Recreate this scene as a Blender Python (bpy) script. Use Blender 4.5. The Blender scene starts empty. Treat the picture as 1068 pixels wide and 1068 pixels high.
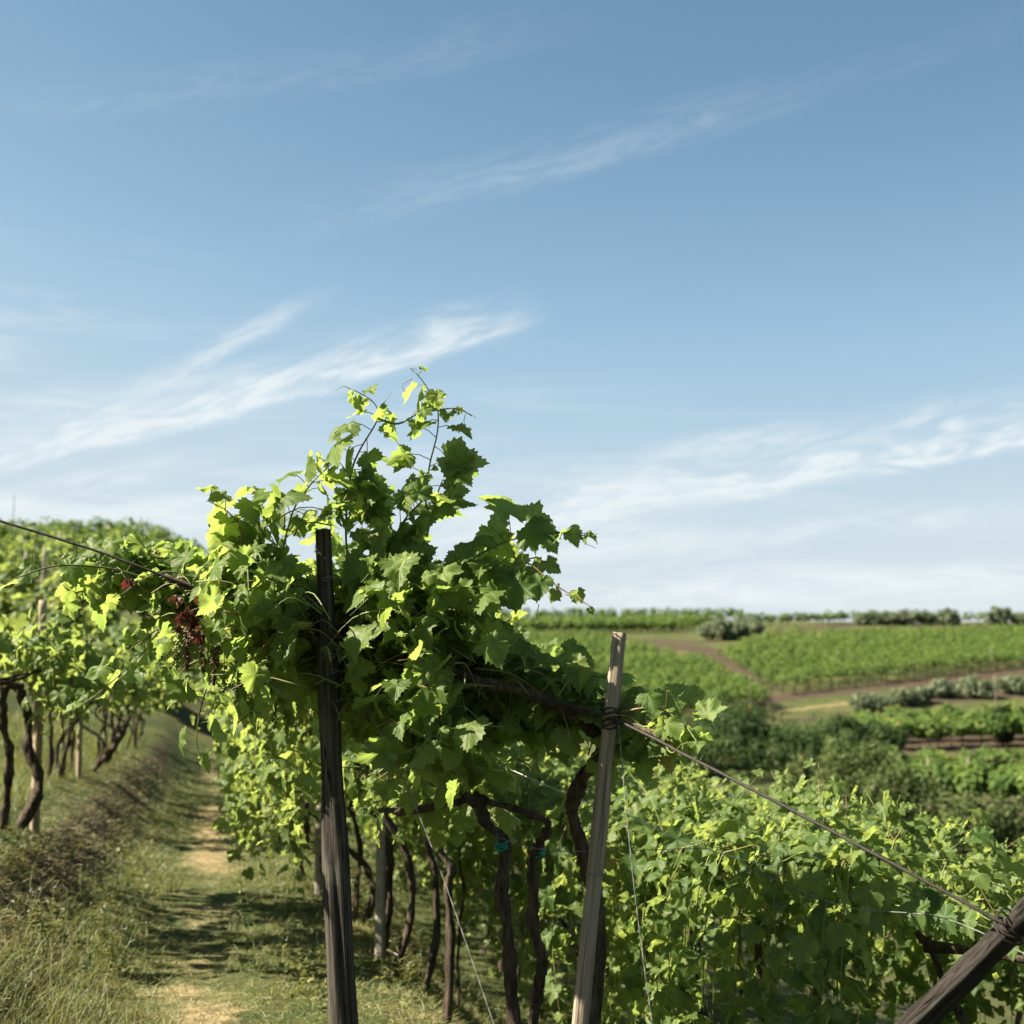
import bpy, math, random
import numpy as np
from mathutils import Vector
R = math.radians
SC = bpy.context.scene
COL = SC.collection
rng = np.random.default_rng(7)
random.seed(7)

# ---------------------------------------------------------------- camera, sky, sun, exposure
F = 1500.0                     # focal length in photograph pixels (1068 wide)
PITCH = math.atan((730 - 534) / F)
CZ = 1.45
cam_d = bpy.data.cameras.new('camera')
cam = bpy.data.objects.new('camera', cam_d); COL.objects.link(cam)
cam_d.sensor_width = 36; cam_d.lens = F / 1068 * 36
cam_d.clip_start = 0.1; cam_d.clip_end = 6000
cam.location = (0, 0, CZ); cam.rotation_euler = (math.pi / 2 + PITCH, 0, 0)
cam_d.dof.use_dof = True; cam_d.dof.focus_distance = 4.65; cam_d.dof.aperture_fstop = 3.2
cam_d.dof.aperture_blades = 8
SC.camera = cam

SUN_AZ, SUN_EL = -94.0, 43.0   # degrees, azimuth from the viewing direction (negative: left)
sun_d = bpy.data.lights.new('sun', 'SUN'); sun_d.energy = 4.9; sun_d.angle = R(0.53); sun_d.color = (1.0, 0.89, 0.70)
sun = bpy.data.objects.new('sun', sun_d); COL.objects.link(sun)
sun.rotation_euler = (R(90 - SUN_EL), 0, R(180 - SUN_AZ))
sun.location = (-30, 15, 25)

SC.view_settings.view_transform = 'Standard'; SC.view_settings.look = 'None'
SC.view_settings.exposure = 2.12; SC.view_settings.gamma = 1.0
SC.cycles.max_bounces = 8; SC.cycles.transparent_max_bounces = 8
SC.cycles.transmission_bounces = 6; SC.cycles.diffuse_bounces = 4; SC.cycles.glossy_bounces = 2
SC.cycles.use_denoising = True

def ray(px, py):
    x = (px - 534) / F; z = (534 - py) / F
    return x, math.cos(PITCH) - z * math.sin(PITCH), math.sin(PITCH) + z * math.cos(PITCH)
def P(px, py, d):
    x, y, z = ray(px, py); k = d / y
    return np.array((x * k, d, CZ + z * k))

class NT:
    def __init__(s, tree): s.t = tree
    def n(s, typ, **kw):
        nd = s.t.nodes.new(typ)
        for k, v in kw.items():
            if k.startswith('i_'):
                nd.inputs[int(k[2:]) if k[2:].isdigit() else k[2:].replace('_', ' ')].default_value = v
            else: setattr(nd, k, v)
        return nd
    def l(s, a, b): s.t.links.new(a, b)
    def put(s, sock, v):
        if isinstance(v, bpy.types.NodeSocket): s.l(v, sock)
        else: sock.default_value = v
    def m(s, op, a, b=0.0, c=0.0, clamp=False):
        nd = s.n('ShaderNodeMath', operation=op, use_clamp=clamp)
        s.put(nd.inputs[0], a); s.put(nd.inputs[1], b); s.put(nd.inputs[2], c)
        return nd.outputs[0]
    def smooth(s, v, a, b):
        nd = s.n('ShaderNodeMapRange', interpolation_type='SMOOTHSTEP')
        s.put(nd.inputs[0], v); nd.inputs[1].default_value = a; nd.inputs[2].default_value = b
        return nd.outputs[0]
    def mix(s, f, a, b, blend='MIX'):
        nd = s.n('ShaderNodeMix', data_type='RGBA', blend_type=blend)
        s.put(nd.inputs[0], f); s.put(nd.inputs[6], a); s.put(nd.inputs[7], b)
        return nd.outputs[2]
    def noise(s, vec, scale, detail=4.0, rough=0.55, dist=0.0):
        nd = s.n('ShaderNodeTexNoise'); nd.inputs['Scale'].default_value = scale
        nd.inputs['Detail'].default_value = detail; nd.inputs['Roughness'].default_value = rough
        nd.inputs['Distortion'].default_value = dist
        if vec is not None: s.l(vec, nd.inputs['Vector'])
        return nd.outputs[0]
    def mapping(s, vec, scale=(1, 1, 1), loc=(0, 0, 0)):
        nd = s.n('ShaderNodeMapping'); nd.inputs['Scale'].default_value = scale; nd.inputs['Location'].default_value = loc
        s.l(vec, nd.inputs['Vector']); return nd.outputs[0]
    def combine(s, x, y, z=0.0):
        nd = s.n('ShaderNodeCombineXYZ'); s.put(nd.inputs[0], x); s.put(nd.inputs[1], y); s.put(nd.inputs[2], z)
        return nd.outputs[0]

def rgb(r, g, b): return (r, g, b, 1.0)

def azel(px, py):
    x, y, z = ray(px, py); n = math.sqrt(x * x + y * y + z * z)
    return math.degrees(math.atan2(x, y)), math.degrees(math.asin(z / n))

def build_world():
    w = bpy.data.worlds.new("World"); SC.world = w; w.use_nodes = True
    t = NT(w.node_tree); bg = w.node_tree.nodes['Background']
    sky = t.n('ShaderNodeTexSky', sky_type='NISHITA', sun_disc=False)
    sky.sun_elevation = R(SUN_EL); sky.sun_rotation = R(SUN_AZ)
    sky.air_density = 1.0; sky.dust_density = 0.6; sky.ozone_density = 1.6; sky.altitude = 200
    tc = t.n('ShaderNodeTexCoord'); d = tc.outputs['Generated']
    sep = t.n('ShaderNodeSeparateXYZ'); t.l(d, sep.inputs[0])
    az = t.m('MULTIPLY', t.m('ARCTAN2', sep.outputs[0], sep.outputs[1]), 180 / math.pi)
    el = t.m('MULTIPLY', t.m('ARCSINE', sep.outputs[2]), 180 / math.pi)
    q = t.combine(az, el)
    warp = t.m('MULTIPLY', t.m('SUBTRACT', t.noise(q, 0.22, 4, 0.55), 0.5), 2.6)
    total = None
    # wisps of cirrus: the start, the end, half width in degrees (lower edge, upper edge), strength
    def wisp(a, b, lo, hi, strength, taper=0.25, seed=0.0):
        (a0, e0), (a1, e1) = azel(*a), azel(*b)
        L = math.hypot(a1 - a0, e1 - e0); c, s_ = (a1 - a0) / L, (e1 - e0) / L
        dx = t.m('SUBTRACT', az, a0); dy = t.m('SUBTRACT', el, e0)
        u = t.m('ADD', t.m('MULTIPLY', dx, c), t.m('MULTIPLY', dy, s_))
        v = t.m('SUBTRACT', t.m('MULTIPLY', dy, c), t.m('MULTIPLY', dx, s_))
        v = t.m('ADD', v, t.m('MULTIPLY', warp, 0.35))
        along = t.m('MULTIPLY', t.smooth(u, -L * taper, L * taper), t.m('SUBTRACT', 1.0, t.smooth(u, L * (1 - taper * 1.2), L * 1.06)))
        across = t.m('MULTIPLY', t.smooth(v, -lo, 0.0), t.m('SUBTRACT', 1.0, t.smooth(v, 0.0, hi)))
        fib = t.noise(t.mapping(t.combine(u, v, seed), (0.22, 1.1, 1.0)), 1.0, 7, 0.62, 1.6)
        puff = t.noise(t.mapping(t.combine(u, v, seed + 7), (0.45, 0.8, 1.0)), 1.0, 4, 0.55, 0.4)
        k = t.m('MULTIPLY', t.m('ADD', 0.15, t.m('MULTIPLY', t.smooth(fib, 0.34, 0.70), 1.0)), t.m('ADD', 0.25, t.m('MULTIPLY', puff, 1.35)))
        return t.m('MULTIPLY', t.m('MULTIPLY', along, across), t.m('MULTIPLY', k, strength))
    WISPS = [((-80, 500), (550, 335), 0.7, 1.9, 1.05, 0.12, 0.0), ((150, 410), (350, 300), 0.5, 0.9, 0.62, 0.4, 3.0),
             ((-40, 450), (380, 400), 1.2, 1.6, 0.25, 0.3, 21.0),
             ((380, 225), (860, 90), 0.8, 1.8, 0.20, 0.35, 5.0), ((740, 130), (1100, 10), 0.8, 1.2, 0.06, 0.35, 8.0),
             ((480, 560), (1420, 385), 0.4, 2.8, 1.15, 0.25, 11.0), ((700, 470), (880, 448), 0.4, 0.8, 0.55, 0.35, 14.0), ((430, 590), (1180, 520), 0.7, 1.0, 0.5, 0.3, 33.0), ((-60, 430), (330, 380), 0.4, 1.0, 0.28, 0.3, 35.0), ((-80, 545), (260, 470), 0.5, 0.9, 0.5, 0.3, 37.0),
             ((430, 625), (1300, 588), 0.9, 0.9, 0.75, 0.2, 17.0), ((330, 600), (800, 535), 0.8, 1.2, 0.4, 0.3, 19.0),
             ((-60, 570), (420, 490), 1.0, 1.6, 0.40, 0.25, 23.0), ((50, 110), (640, 20), 1.0, 1.6, 0.10, 0.3, 29.0)]
    for a in WISPS:
        k = wisp(*a); total = k if total is None else t.m('ADD', total, k)
    veil_n = t.noise(t.mapping(t.combine(az, el, 40.0), (0.07, 0.62, 1.0)), 1.0, 7, 0.62, 1.0)
    veil = t.m('MULTIPLY', t.m('SUBTRACT', 1.0, t.smooth(t.m('ADD', el, t.m('MULTIPLY', az, .22)), 3.5, 16.0)), t.m('ADD', 0.14, t.m('MULTIPLY', t.smooth(veil_n, 0.42, 0.68), 0.62)))
    veil = t.m('MULTIPLY', veil, t.m('SUBTRACT', 1.0, t.m('MULTIPLY', t.smooth(az, 4.0, 24.0), 0.25)))
    total = t.m('MINIMUM', t.m('ADD', total, veil), 0.95)
    # a clear, polarised summer sky: deepen the blue away from the sun
    sp = t.n('ShaderNodeSeparateColor'); t.l(sky.outputs[0], sp.inputs[0])
    lum = t.m('MULTIPLY', sp.outputs[1], 1.13 / 2.86 / 2.5)
    rp = t.n('ShaderNodeValToRGB'); cr = rp.color_ramp; cr.interpolation = 'B_SPLINE'
    STOPS = [(0.0, (.03, .035, .045)), (.55 / 2.5, (.11, .205, .35)), (.74 / 2.5, (.145, .285, .46)), (.97 / 2.5, (.248, .428, .612)), (1.21 / 2.5, (.355, .56, .748)), (1.6 / 2.5, (.525, .685, .80)), (2.2 / 2.5, (.69, .77, .82)), (1.0, (.74, .80, .83))]
    cr.elements[0].position, cr.elements[0].color = STOPS[0][0], rgb(*STOPS[0][1]); cr.elements[1].position, cr.elements[1].color = STOPS[-1][0], rgb(*STOPS[-1][1])
    for p_, c_ in STOPS[1:-1]: cr.elements.new(p_).color = rgb(*c_)
    t.l(lum, rp.inputs[0])
    base = t.mix(1.0, rp.outputs[0], rgb(4.6, 4.6, 4.6), 'MULTIPLY')
    out = t.mix(total, base, rgb(3.82, 4.17, 4.28))
    t.l(out, bg.inputs[0]); bg.inputs[1].default_value = 0.05
build_world()

# ---------------------------------------------------------------- mesh helpers
def link(name, me, mat=None, parent=None, smooth=False):
    o = bpy.data.objects.new(name, me); COL.objects.link(o)
    if mat is not None: me.materials.append(mat)
    if parent is not None: o.parent = parent
    return o
def make_mesh(name, V, faces, lc=None, smooth=False, extra=None):
    """V (n,3); faces: list of integer arrays, one per polygon size."""
    me = bpy.data.meshes.new(name)
    V = np.asarray(V, np.float32)
    faces = [np.asarray(f, np.int32) for f in faces if len(f)]
    me.vertices.add(len(V)); me.vertices.foreach_set('co', V.ravel())
    loops = np.concatenate([f.ravel() for f in faces]); sizes = np.concatenate([np.full(len(f), f.shape[1], np.int32) for f in faces])
    starts = np.concatenate([[0], np.cumsum(sizes)[:-1]]).astype(np.int32)
    me.loops.add(len(loops)); me.loops.foreach_set('vertex_index', loops)
    me.polygons.add(len(sizes)); me.polygons.foreach_set('loop_start', starts)
    if smooth: me.polygons.foreach_set('use_smooth', np.ones(len(sizes), bool))
    if lc is not None:
        a = me.attributes.new('lc', 'FLOAT_VECTOR', 'POINT'); a.data.foreach_set('vector', np.asarray(lc, np.float32).ravel())
    for k, v in (extra or {}).items():
        a = me.attributes.new(k, 'FLOAT', 'POINT'); a.data.foreach_set('value', np.asarray(v, np.float32))
    me.update(calc_edges=True); me.validate()
    return me
class MB:
    def __init__(s): s.V = []; s.q = []; s.t = []; s.n = 0
    def add(s, V, quads=None, tris=None):
        s.V.append(np.asarray(V, float))
        if quads is not None and len(quads): s.q.append(np.asarray(quads, int) + s.n)
        if tris is not None and len(tris): s.t.append(np.asarray(tris, int) + s.n)
        s.n += len(V)
    def tube(s, pts, radii, sides=8, r_fn=None, cap=True):
        pts = np.asarray(pts, float); n = len(pts)
        radii = np.broadcast_to(np.asarray(radii, float), (n,))
        tg = np.gradient(pts, axis=0); tg /= np.linalg.norm(tg, axis=1)[:, None] + 1e-9
        up = np.array((0.13, 1, 0.05)) if abs(tg[0][2]) > 0.8 else np.array((0, 0.05, 1.0))
        a = np.cross(tg, up); a /= np.linalg.norm(a, axis=1)[:, None]; b = np.cross(tg, a)
        th = np.arange(sides) * 2 * math.pi / sides
        rr = np.repeat(radii[:, None], sides, 1)
        if r_fn is not None: rr = rr * r_fn(np.linspace(0, 1, n)[:, None], th[None, :])
        V = pts[:, None, :] + rr[..., None] * (np.cos(th)[None, :, None] * a[:, None, :] + np.sin(th)[None, :, None] * b[:, None, :])
        V = V.reshape(-1, 3)
        i = np.arange(n - 1)[:, None] * sides; j = np.arange(sides)[None, :]; k = (j + 1) % sides
        Q = np.stack([i + j, i + k, i + sides + k, i + sides + j], -1).reshape(-1, 4)
        T = []
        if cap:
            V = np.vstack([V, pts[0], pts[-1]]); c0 = n * sides
            for jj in range(sides):
                kk = (jj + 1) % sides
                T.append((c0, kk, jj)); T.append((c0 + 1, (n - 1) * sides + jj, (n - 1) * sides + kk))
        s.add(V, Q, T)
    def mesh(s, name, origin=(0, 0, 0), smooth=True):
        V = np.vstack(s.V) - np.asarray(origin)
        return make_mesh(name, V, [np.vstack(s.q) if s.q else [], np.vstack(s.t) if s.t else []], smooth=smooth)
def spline(pts, n):
    pts = np.asarray(pts, float)
    if len(pts) == 2: return pts[0] + (pts[1] - pts[0]) * np.linspace(0, 1, n)[:, None]
    p = np.vstack([2 * pts[0] - pts[1], pts, 2 * pts[-1] - pts[-2]])
    t = np.linspace(0, len(pts) - 1 - 1e-6, n); i = t.astype(int); f = (t - i)[:, None]
    a, b, c, d = p[i], p[i + 1], p[i + 2], p[i + 3]
    return 0.5 * (2 * b + (c - a) * f + (2 * a - 5 * b + 4 * c - d) * f ** 2 + (3 * b - a - 3 * c + d) * f ** 3)
def thing(name, label, cat, loc=(0, 0, 0), group=None, rz=0.0):
    o = bpy.data.objects.new(name, None); COL.objects.link(o); o.empty_display_size = 0.1
    o.location = loc; o.rotation_euler = (0, 0, rz)
    return tag(o, label, cat, group)
def tag(o, label, cat, group=None):
    o['label'] = label; o['category'] = cat
    if group: o['group'] = group
    return o
def setting(o, kind='structure'):
    o['kind'] = kind; return o
def copy_tree(root, loc, rz, label, group=None):
    r = root.copy(); COL.objects.link(r); r.location = loc; r.rotation_euler = (0, 0, rz); r['label'] = label
    if group: r['group'] = group
    for ch in list(root.children):
        c = ch.copy(); COL.objects.link(c); c.parent = r
        for g in list(ch.children):
            d = g.copy(); COL.objects.link(d); d.parent = c
    return r
ORD = 'first second third fourth fifth sixth seventh eighth ninth tenth eleventh twelfth thirteenth fourteenth fifteenth sixteenth seventeenth eighteenth nineteenth twentieth'.split()
ORD += ['twenty-' + w for w in ORD[:9]] + ['thirtieth'] + ['thirty-' + w for w in ORD[:9]] + ['fortieth']

# ---------------------------------------------------------------- leaves
def leaf_hero():
    half = [(0.0, 0.0), (.06, -.10), (.13, -.12), (.17, -.21), (.24, -.18), (.30, -.21), (.33, -.12), (.43, -.12), (.43, -.03), (.54, .00), (.50, .08), (.61, .17),
            (.53, .22), (.53, .31), (.44, .31), (.37, .33), (.42, .40), (.40, .47), (.47, .56), (.37, .58), (.36, .67), (.27, .66), (.22, .71), (.22, .79), (.14, .79), (.12, .90), (.05, .92)]
    h = np.array(half); out = np.vstack([h, [(0, 1.03)], (h[1:] * (-1, 1))[::-1]])
    return out
def leaf_mid():
    h = np.array([(0, 0), (.20, -.19), (.40, -.10), (.57, .15), (.40, .33), (.44, .56), (.25, .68), (.10, .88)])
    return np.vstack([h, [(0, 1.0)], (h[1:] * (-1, 1))[::-1]])
def bend(V, fold, droop, wave, seed):
    r = np.random.default_rng(seed); ph = r.uniform(0, 6.28, 3)
    x, y = V[:, 0], V[:, 1]
    th = np.arctan2(x, y - .2); rad = np.hypot(x, y - .2)
    z = fold * np.abs(x) - droop * (y - 0.1) ** 2 - 0.35 * droop * x ** 2 + wave * rad * np.sin(5 * th + ph[0]) + wave * .5 * np.sin(9 * x + ph[1]) * np.cos(7 * y + ph[2])
    return np.column_stack([V, z])
def template(outline, ring, fold, droop, wave, seed):
    c = np.array([(0, .22)]); n = len(outline)
    V = [c]
    if ring: V.append(c + (outline - c) * .55)
    V.append(outline); V = np.vstack(V)
    i = np.arange(n); j = (i + 1) % n
    T = [np.stack([np.zeros(n, int), 1 + i, 1 + j], 1)]
    if ring:
        T.append(np.stack([1 + i, 1 + n + i, 1 + n + j], 1)); T.append(np.stack([1 + i, 1 + n + j, 1 + j], 1))
    return bend(V, fold, droop, wave, seed), np.vstack(T)
HERO = [template(leaf_hero(), True, f, d, w, s) for s, (f, d, w) in enumerate([(.25, .30, .10), (-.20, .45, .12), (.10, .60, .14), (.45, .20, .10), (-.35, .25, .16), (.15, .15, .15)])]
MID = [template(leaf_mid(), False, f, d, w, s) for s, (f, d, w) in enumerate([(.28, .30, .12), (-.22, .45, .14), (.10, .6, .16), (.42, .2, .1)])]
FAR = [(np.array([(0, 0, 0), (.5, .35, .16), (0, 1, -.12), (-.5, .35, .16), (0, .4, .0)], float), np.array([(0, 1, 4), (1, 2, 4), (2, 3, 4), (3, 0, 4)])),
       (np.array([(0, 0, 0), (.45, .5, -.15), (.05, 1, -.2), (-.5, .45, -.1), (0, .4, .06)], float), np.array([(0, 1, 4), (1, 2, 4), (2, 3, 4), (3, 0, 4)]))]
SLIM = [(np.array([(0, 0, 0), (.16, .4, .03), (0, 1, -.08), (-.16, .4, .03)], float), np.array([(0, 1, 2), (0, 2, 3)]))]
def nrm(v): return v / (np.linalg.norm(v, axis=-1, keepdims=True) + 1e-9)
def scatter(name, temps, pos, normal, tip, size, tint, r=None, smooth=True):
    r = r or rng
    pos = np.asarray(pos); n = nrm(np.asarray(normal)); t = np.asarray(tip)
    t = nrm(t - (t * n).sum(1, keepdims=True) * n); b = np.cross(t, n)
    size = np.broadcast_to(np.asarray(size, float), (len(pos),)); tint = np.array(np.broadcast_to(np.asarray(tint, float), (len(pos),))); tint[r.uniform(size=len(pos)) < .003] = 1.25; tint = np.broadcast_to(np.asarray(tint, float), (len(pos),))
    var = r.integers(0, len(temps), len(pos)); V = []; T = []; A = []; off = 0
    for k, (tv, tf) in enumerate(temps):
        m = np.where(var == k)[0]
        if not len(m): continue
        v = pos[m][:, None] + size[m][:, None, None] * (tv[None, :, 0:1] * b[m][:, None] + tv[None, :, 1:2] * t[m][:, None] + tv[None, :, 2:3] * n[m][:, None])
        V.append(v.reshape(-1, 3)); nv = len(tv)
        T.append((tf[None] + (np.arange(len(m)) * nv)[:, None, None] + off).reshape(-1, 3))
        lc = np.empty((len(m), nv, 3)); lc[..., 0] = tv[None, :, 0]; lc[..., 1] = tv[None, :, 1]; lc[..., 2] = tint[m][:, None]
        A.append(lc.reshape(-1, 3)); off += len(m) * nv
    return make_mesh(name, np.vstack(V), [np.vstack(T)], lc=np.vstack(A), smooth=smooth)

# ---------------------------------------------------------------- materials
def new_mat(name):
    m = bpy.data.materials.new(name); m.use_nodes = True; m.node_tree.nodes.clear()
    t = NT(m.node_tree); out = t.n('ShaderNodeOutputMaterial')
    return m, t, out
def leaf_mat(name, dark, light, trans, k_trans=0.42, rough=0.52, veins=False, spec=0.22):
    m, t, out = new_mat(name)
    at = t.n('ShaderNodeAttribute', attribute_name='lc'); sp = t.n('ShaderNodeSeparateXYZ'); t.l(at.outputs['Vector'], sp.inputs[0])
    raw = sp.outputs[2]; tint = t.m('MINIMUM', raw, 1.0)
    col = t.mix(tint, rgb(*dark), rgb(*light)); tc = t.mix(tint, rgb(trans[0] * .62, trans[1] * .72, trans[2] * .7), rgb(*trans))
    if veins:
        ax = t.m('ABSOLUTE', sp.outputs[0]); y = sp.outputs[1]; best = t.m('MULTIPLY', ax, 1.0)
        for vx, vy in ((.60, .17), (.45, .56), (.32, -.20)):
            L = math.hypot(vx, vy)
            dd = t.m('ABSOLUTE', t.m('SUBTRACT', t.m('MULTIPLY', ax, vy / L), t.m('MULTIPLY', y, vx / L)))
            best = t.m('MINIMUM', best, dd)
        # side veins off the midrib
        fr = t.m('ABSOLUTE', t.m('SUBTRACT', t.m('FRACT', t.m('MULTIPLY', t.m('SUBTRACT', y, t.m('MULTIPLY', ax, .7)), 6.0)), 0.5))
        vein = t.m('MAXIMUM', t.m('SUBTRACT', 1.0, t.smooth(best, 0.004, 0.022)), t.m('MULTIPLY', t.m('SUBTRACT', 1.0, t.smooth(fr, 0.02, 0.10)), 0.35))
        col = t.mix(t.m('MULTIPLY', vein, 0.55), col, rgb(0.22, 0.30, 0.08)); tc = t.mix(t.m('MULTIPLY', vein, 0.4), tc, rgb(.16, .26, .03))
        geo = t.n('ShaderNodeTexCoord'); ns = t.noise(geo.outputs['Object'], 38, 3)
        col = t.mix(t.smooth(ns, .45, .75), col, t.mix(0.5, col, rgb(.10, .14, .03)))
    dry = t.smooth(raw, 1.1, 1.25); col = t.mix(dry, col, rgb(.22, .19, .06)); tc = t.mix(dry, tc, rgb(.42, .36, .08))
    back = t.n('ShaderNodeNewGeometry').outputs['Backfacing']
    col2 = t.mix(back, col, t.mix(0.45, col, rgb(0.16, 0.22, 0.10)))
    pb = t.n('ShaderNodeBsdfPrincipled'); t.l(col2, pb.inputs['Base Color'])
    pb.inputs['Roughness'].default_value = rough; pb.inputs['Specular IOR Level'].default_value = spec
    if veins:
        bp = t.n('ShaderNodeBump'); bp.inputs['Strength'].default_value = 0.35; bp.inputs['Distance'].default_value = 0.004
        t.l(t.m('SUBTRACT', 1.0, vein), bp.inputs['Height']); t.l(bp.outputs[0], pb.inputs['Normal'])
    tr = t.n('ShaderNodeBsdfTranslucent'); t.l(tc, tr.inputs[0])
    mx = t.n('ShaderNodeMixShader'); mx.inputs[0].default_value = k_trans
    t.l(pb.outputs[0], mx.inputs[1]); t.l(tr.outputs[0], mx.inputs[2]); t.l(mx.outputs[0], out.inputs[0])
    return m
def solid_mat(name, c0, c1, scale, rough=0.85, stretch=(1, 1, 1), bump=0.5, dist=0.01, c2=None, spec=0.3, detail=6):
    m, t, out = new_mat(name)
    tc = t.n('ShaderNodeTexCoord'); v = t.mapping(tc.outputs['Object'], stretch)
    a = t.noise(v, scale, detail, .6); b = t.noise(tc.outputs['Object'], scale * .23, 3)
    col = t.mix(t.smooth(a, .3, .7), rgb(*c0), rgb(*c1))
    if c2 is not None: col = t.mix(t.smooth(b, .45, .68), col, rgb(*c2))
    pb = t.n('ShaderNodeBsdfPrincipled'); t.l(col, pb.inputs['Base Color']); pb.inputs['Roughness'].default_value = rough
    pb.inputs['Specular IOR Level'].default_value = spec
    if bump:
        bp = t.n('ShaderNodeBump'); bp.inputs['Strength'].default_value = bump; bp.inputs['Distance'].default_value = dist
        t.l(a, bp.inputs['Height']); t.l(bp.outputs[0], pb.inputs['Normal'])
    t.l(pb.outputs[0], out.inputs[0]); return m
M = {}
M['leaf_hero'] = leaf_mat('vine_leaf_close', (.044, .090, .020), (.155, .205, .05), (.44, .545, .115), .52, .50, True)
M['leaf_mid'] = leaf_mat('vine_leaf', (.046, .088, .022), (.155, .195, .055), (.44, .51, .115), .46, .52)
M['leaf_hill'] = leaf_mat('vine_leaf_hillside', (.036, .074, .018), (.105, .15, .036), (.22, .29, .05), .28, .6, spec=.08)
M['leaf_red'] = leaf_mat('reddened_leaf', (.035, .015, .010), (.075, .028, .018), (.14, .035, .022), .3)
M['leaf_dry'] = leaf_mat('dry_leaf', (.12, .07, .035), (.25, .16, .08), (.4, .25, .1), .3)
M['leaf_tree'] = leaf_mat('broad_tree_leaf', (.013, .032, .011), (.042, .068, .021), (.10, .15, .03), .25, .55, spec=.08)
M['leaf_olive'] = leaf_mat('olive_leaf', (.075, .10, .058), (.15, .175, .11), (.2, .25, .1), .2, .55, spec=.08)
M['leaf_shrub'] = leaf_mat('shrub_leaf', (.038, .062, .022), (.10, .122, .048), (.2, .24, .06), .3, .55, spec=.08)
M['grass'] = leaf_mat('grass_blade', (.030, .055, .014), (.135, .13, .042), (.27, .27, .06), .32, .55, spec=.25)
M['straw'] = leaf_mat('dry_grass_blade', (.15, .11, .055), (.36, .28, .15), (.45, .34, .16), .25, .6, spec=.25)
M['flower'] = solid_mat('white_petal', (.75, .76, .68), (.8, .8, .72), 20, .7, bump=0)
M['stem'] = solid_mat('green_shoot', (.07, .12, .025), (.14, .16, .045), 30, .5, bump=0.2, dist=.001, c2=(.16, .09, .05))
M['berry'] = solid_mat('unripe_grape', (.10, .15, .03), (.17, .19, .05), 60, .45, bump=0)
M['berry_red'] = solid_mat('withered_grape', (.035, .014, .012), (.085, .028, .022), 60, .5, bump=0)
M['bark'] = solid_mat('vine_bark', (.010, .007, .005), (.105, .078, .056), 48, .95, (1, 1, .16), 1.0, .03, c2=(.045, .033, .024))
M['bark_tree'] = solid_mat('tree_bark', (.03, .024, .018), (.09, .07, .05), 9, .95, (1, 1, .3), 1.0, .04)
def wood_mat(name, c0, c1, crack_k, lichen=None):
    m, t, out = new_mat(name); tc = t.n('ShaderNodeTexCoord'); o_ = tc.outputs['Object']
    a = t.noise(t.mapping(o_, (1, 1, .035)), 60, 7, .65); b = t.noise(t.mapping(o_, (1, 1, .10)), 17, 5, .6, .6); c = t.noise(o_, 9, 5, .6); k = t.noise(t.mapping(o_, (1, 1, .02)), 38, 3, .5, .3)
    crack = t.m('SUBTRACT', 1.0, t.smooth(t.m('ABSOLUTE', t.m('SUBTRACT', k, .5)), .004, .035)); crack = t.m('MULTIPLY', crack, t.smooth(b, .42, .58))
    col = t.mix(t.smooth(a, .3, .7), rgb(*c0), rgb(*c1)); col = t.mix(t.smooth(b, .3, .72), t.mix(.55, col, rgb(*c0)), col)
    if lichen: col = t.mix(t.m('MULTIPLY', t.smooth(c, .56, .68), .6), col, rgb(*lichen))
    col = t.mix(t.m('MULTIPLY', crack, crack_k), col, rgb(.006, .005, .004))
    pb = t.n('ShaderNodeBsdfPrincipled'); t.l(col, pb.inputs['Base Color']); pb.inputs['Roughness'].default_value = .92; pb.inputs['Specular IOR Level'].default_value = .2
    bp = t.n('ShaderNodeBump'); bp.inputs['Strength'].default_value = 1.0; bp.inputs['Distance'].default_value = .012
    t.l(t.m('SUBTRACT', t.m('ADD', a, t.m('MULTIPLY', b, .5)), t.m('MULTIPLY', crack, crack_k * 1.2)), bp.inputs['Height']); t.l(bp.outputs[0], pb.inputs['Normal']); t.l(pb.outputs[0], out.inputs[0]); return m
M['oldwood'] = wood_mat('weathered_dark_wood', (.012, .010, .008), (.12, .105, .088), 1.0, (.085, .08, .062))
M['oldbar'] = wood_mat('weathered_grey_timber', (.009, .008, .007), (.062, .054, .047), 1.0)
M['greywood'] = wood_mat('grey_peeled_wood', (.15, .12, .09), (.36, .31, .245), .35, (.24, .225, .18))
M['concrete'] = solid_mat('weathered_concrete', (.19, .17, .145), (.29, .265, .23), 24, .9, (1, 1, 1), .6, .006, c2=(.22, .20, .165))
M['paletimber'] = solid_mat('pale_timber', (.22, .165, .115), (.34, .27, .20), 20, .85, (1, 1, .1), .5, .006)
M['cable'] = solid_mat('rusty_cable', (.008, .007, .006), (.030, .022, .018), 60, .7, bump=.6, dist=.003)
M['wire'] = solid_mat('galvanised_wire', (.09, .09, .088), (.18, .18, .175), 40, .6, bump=0, spec=.3)
M['string'] = solid_mat('white_twine', (.42, .42, .39), (.62, .61, .57), 90, .8, bump=.3, dist=.001)
M['tie'] = solid_mat('green_plastic_tie', (.01, .13, .11), (.02, .24, .19), 40, .5, bump=.2, dist=.002)

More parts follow.
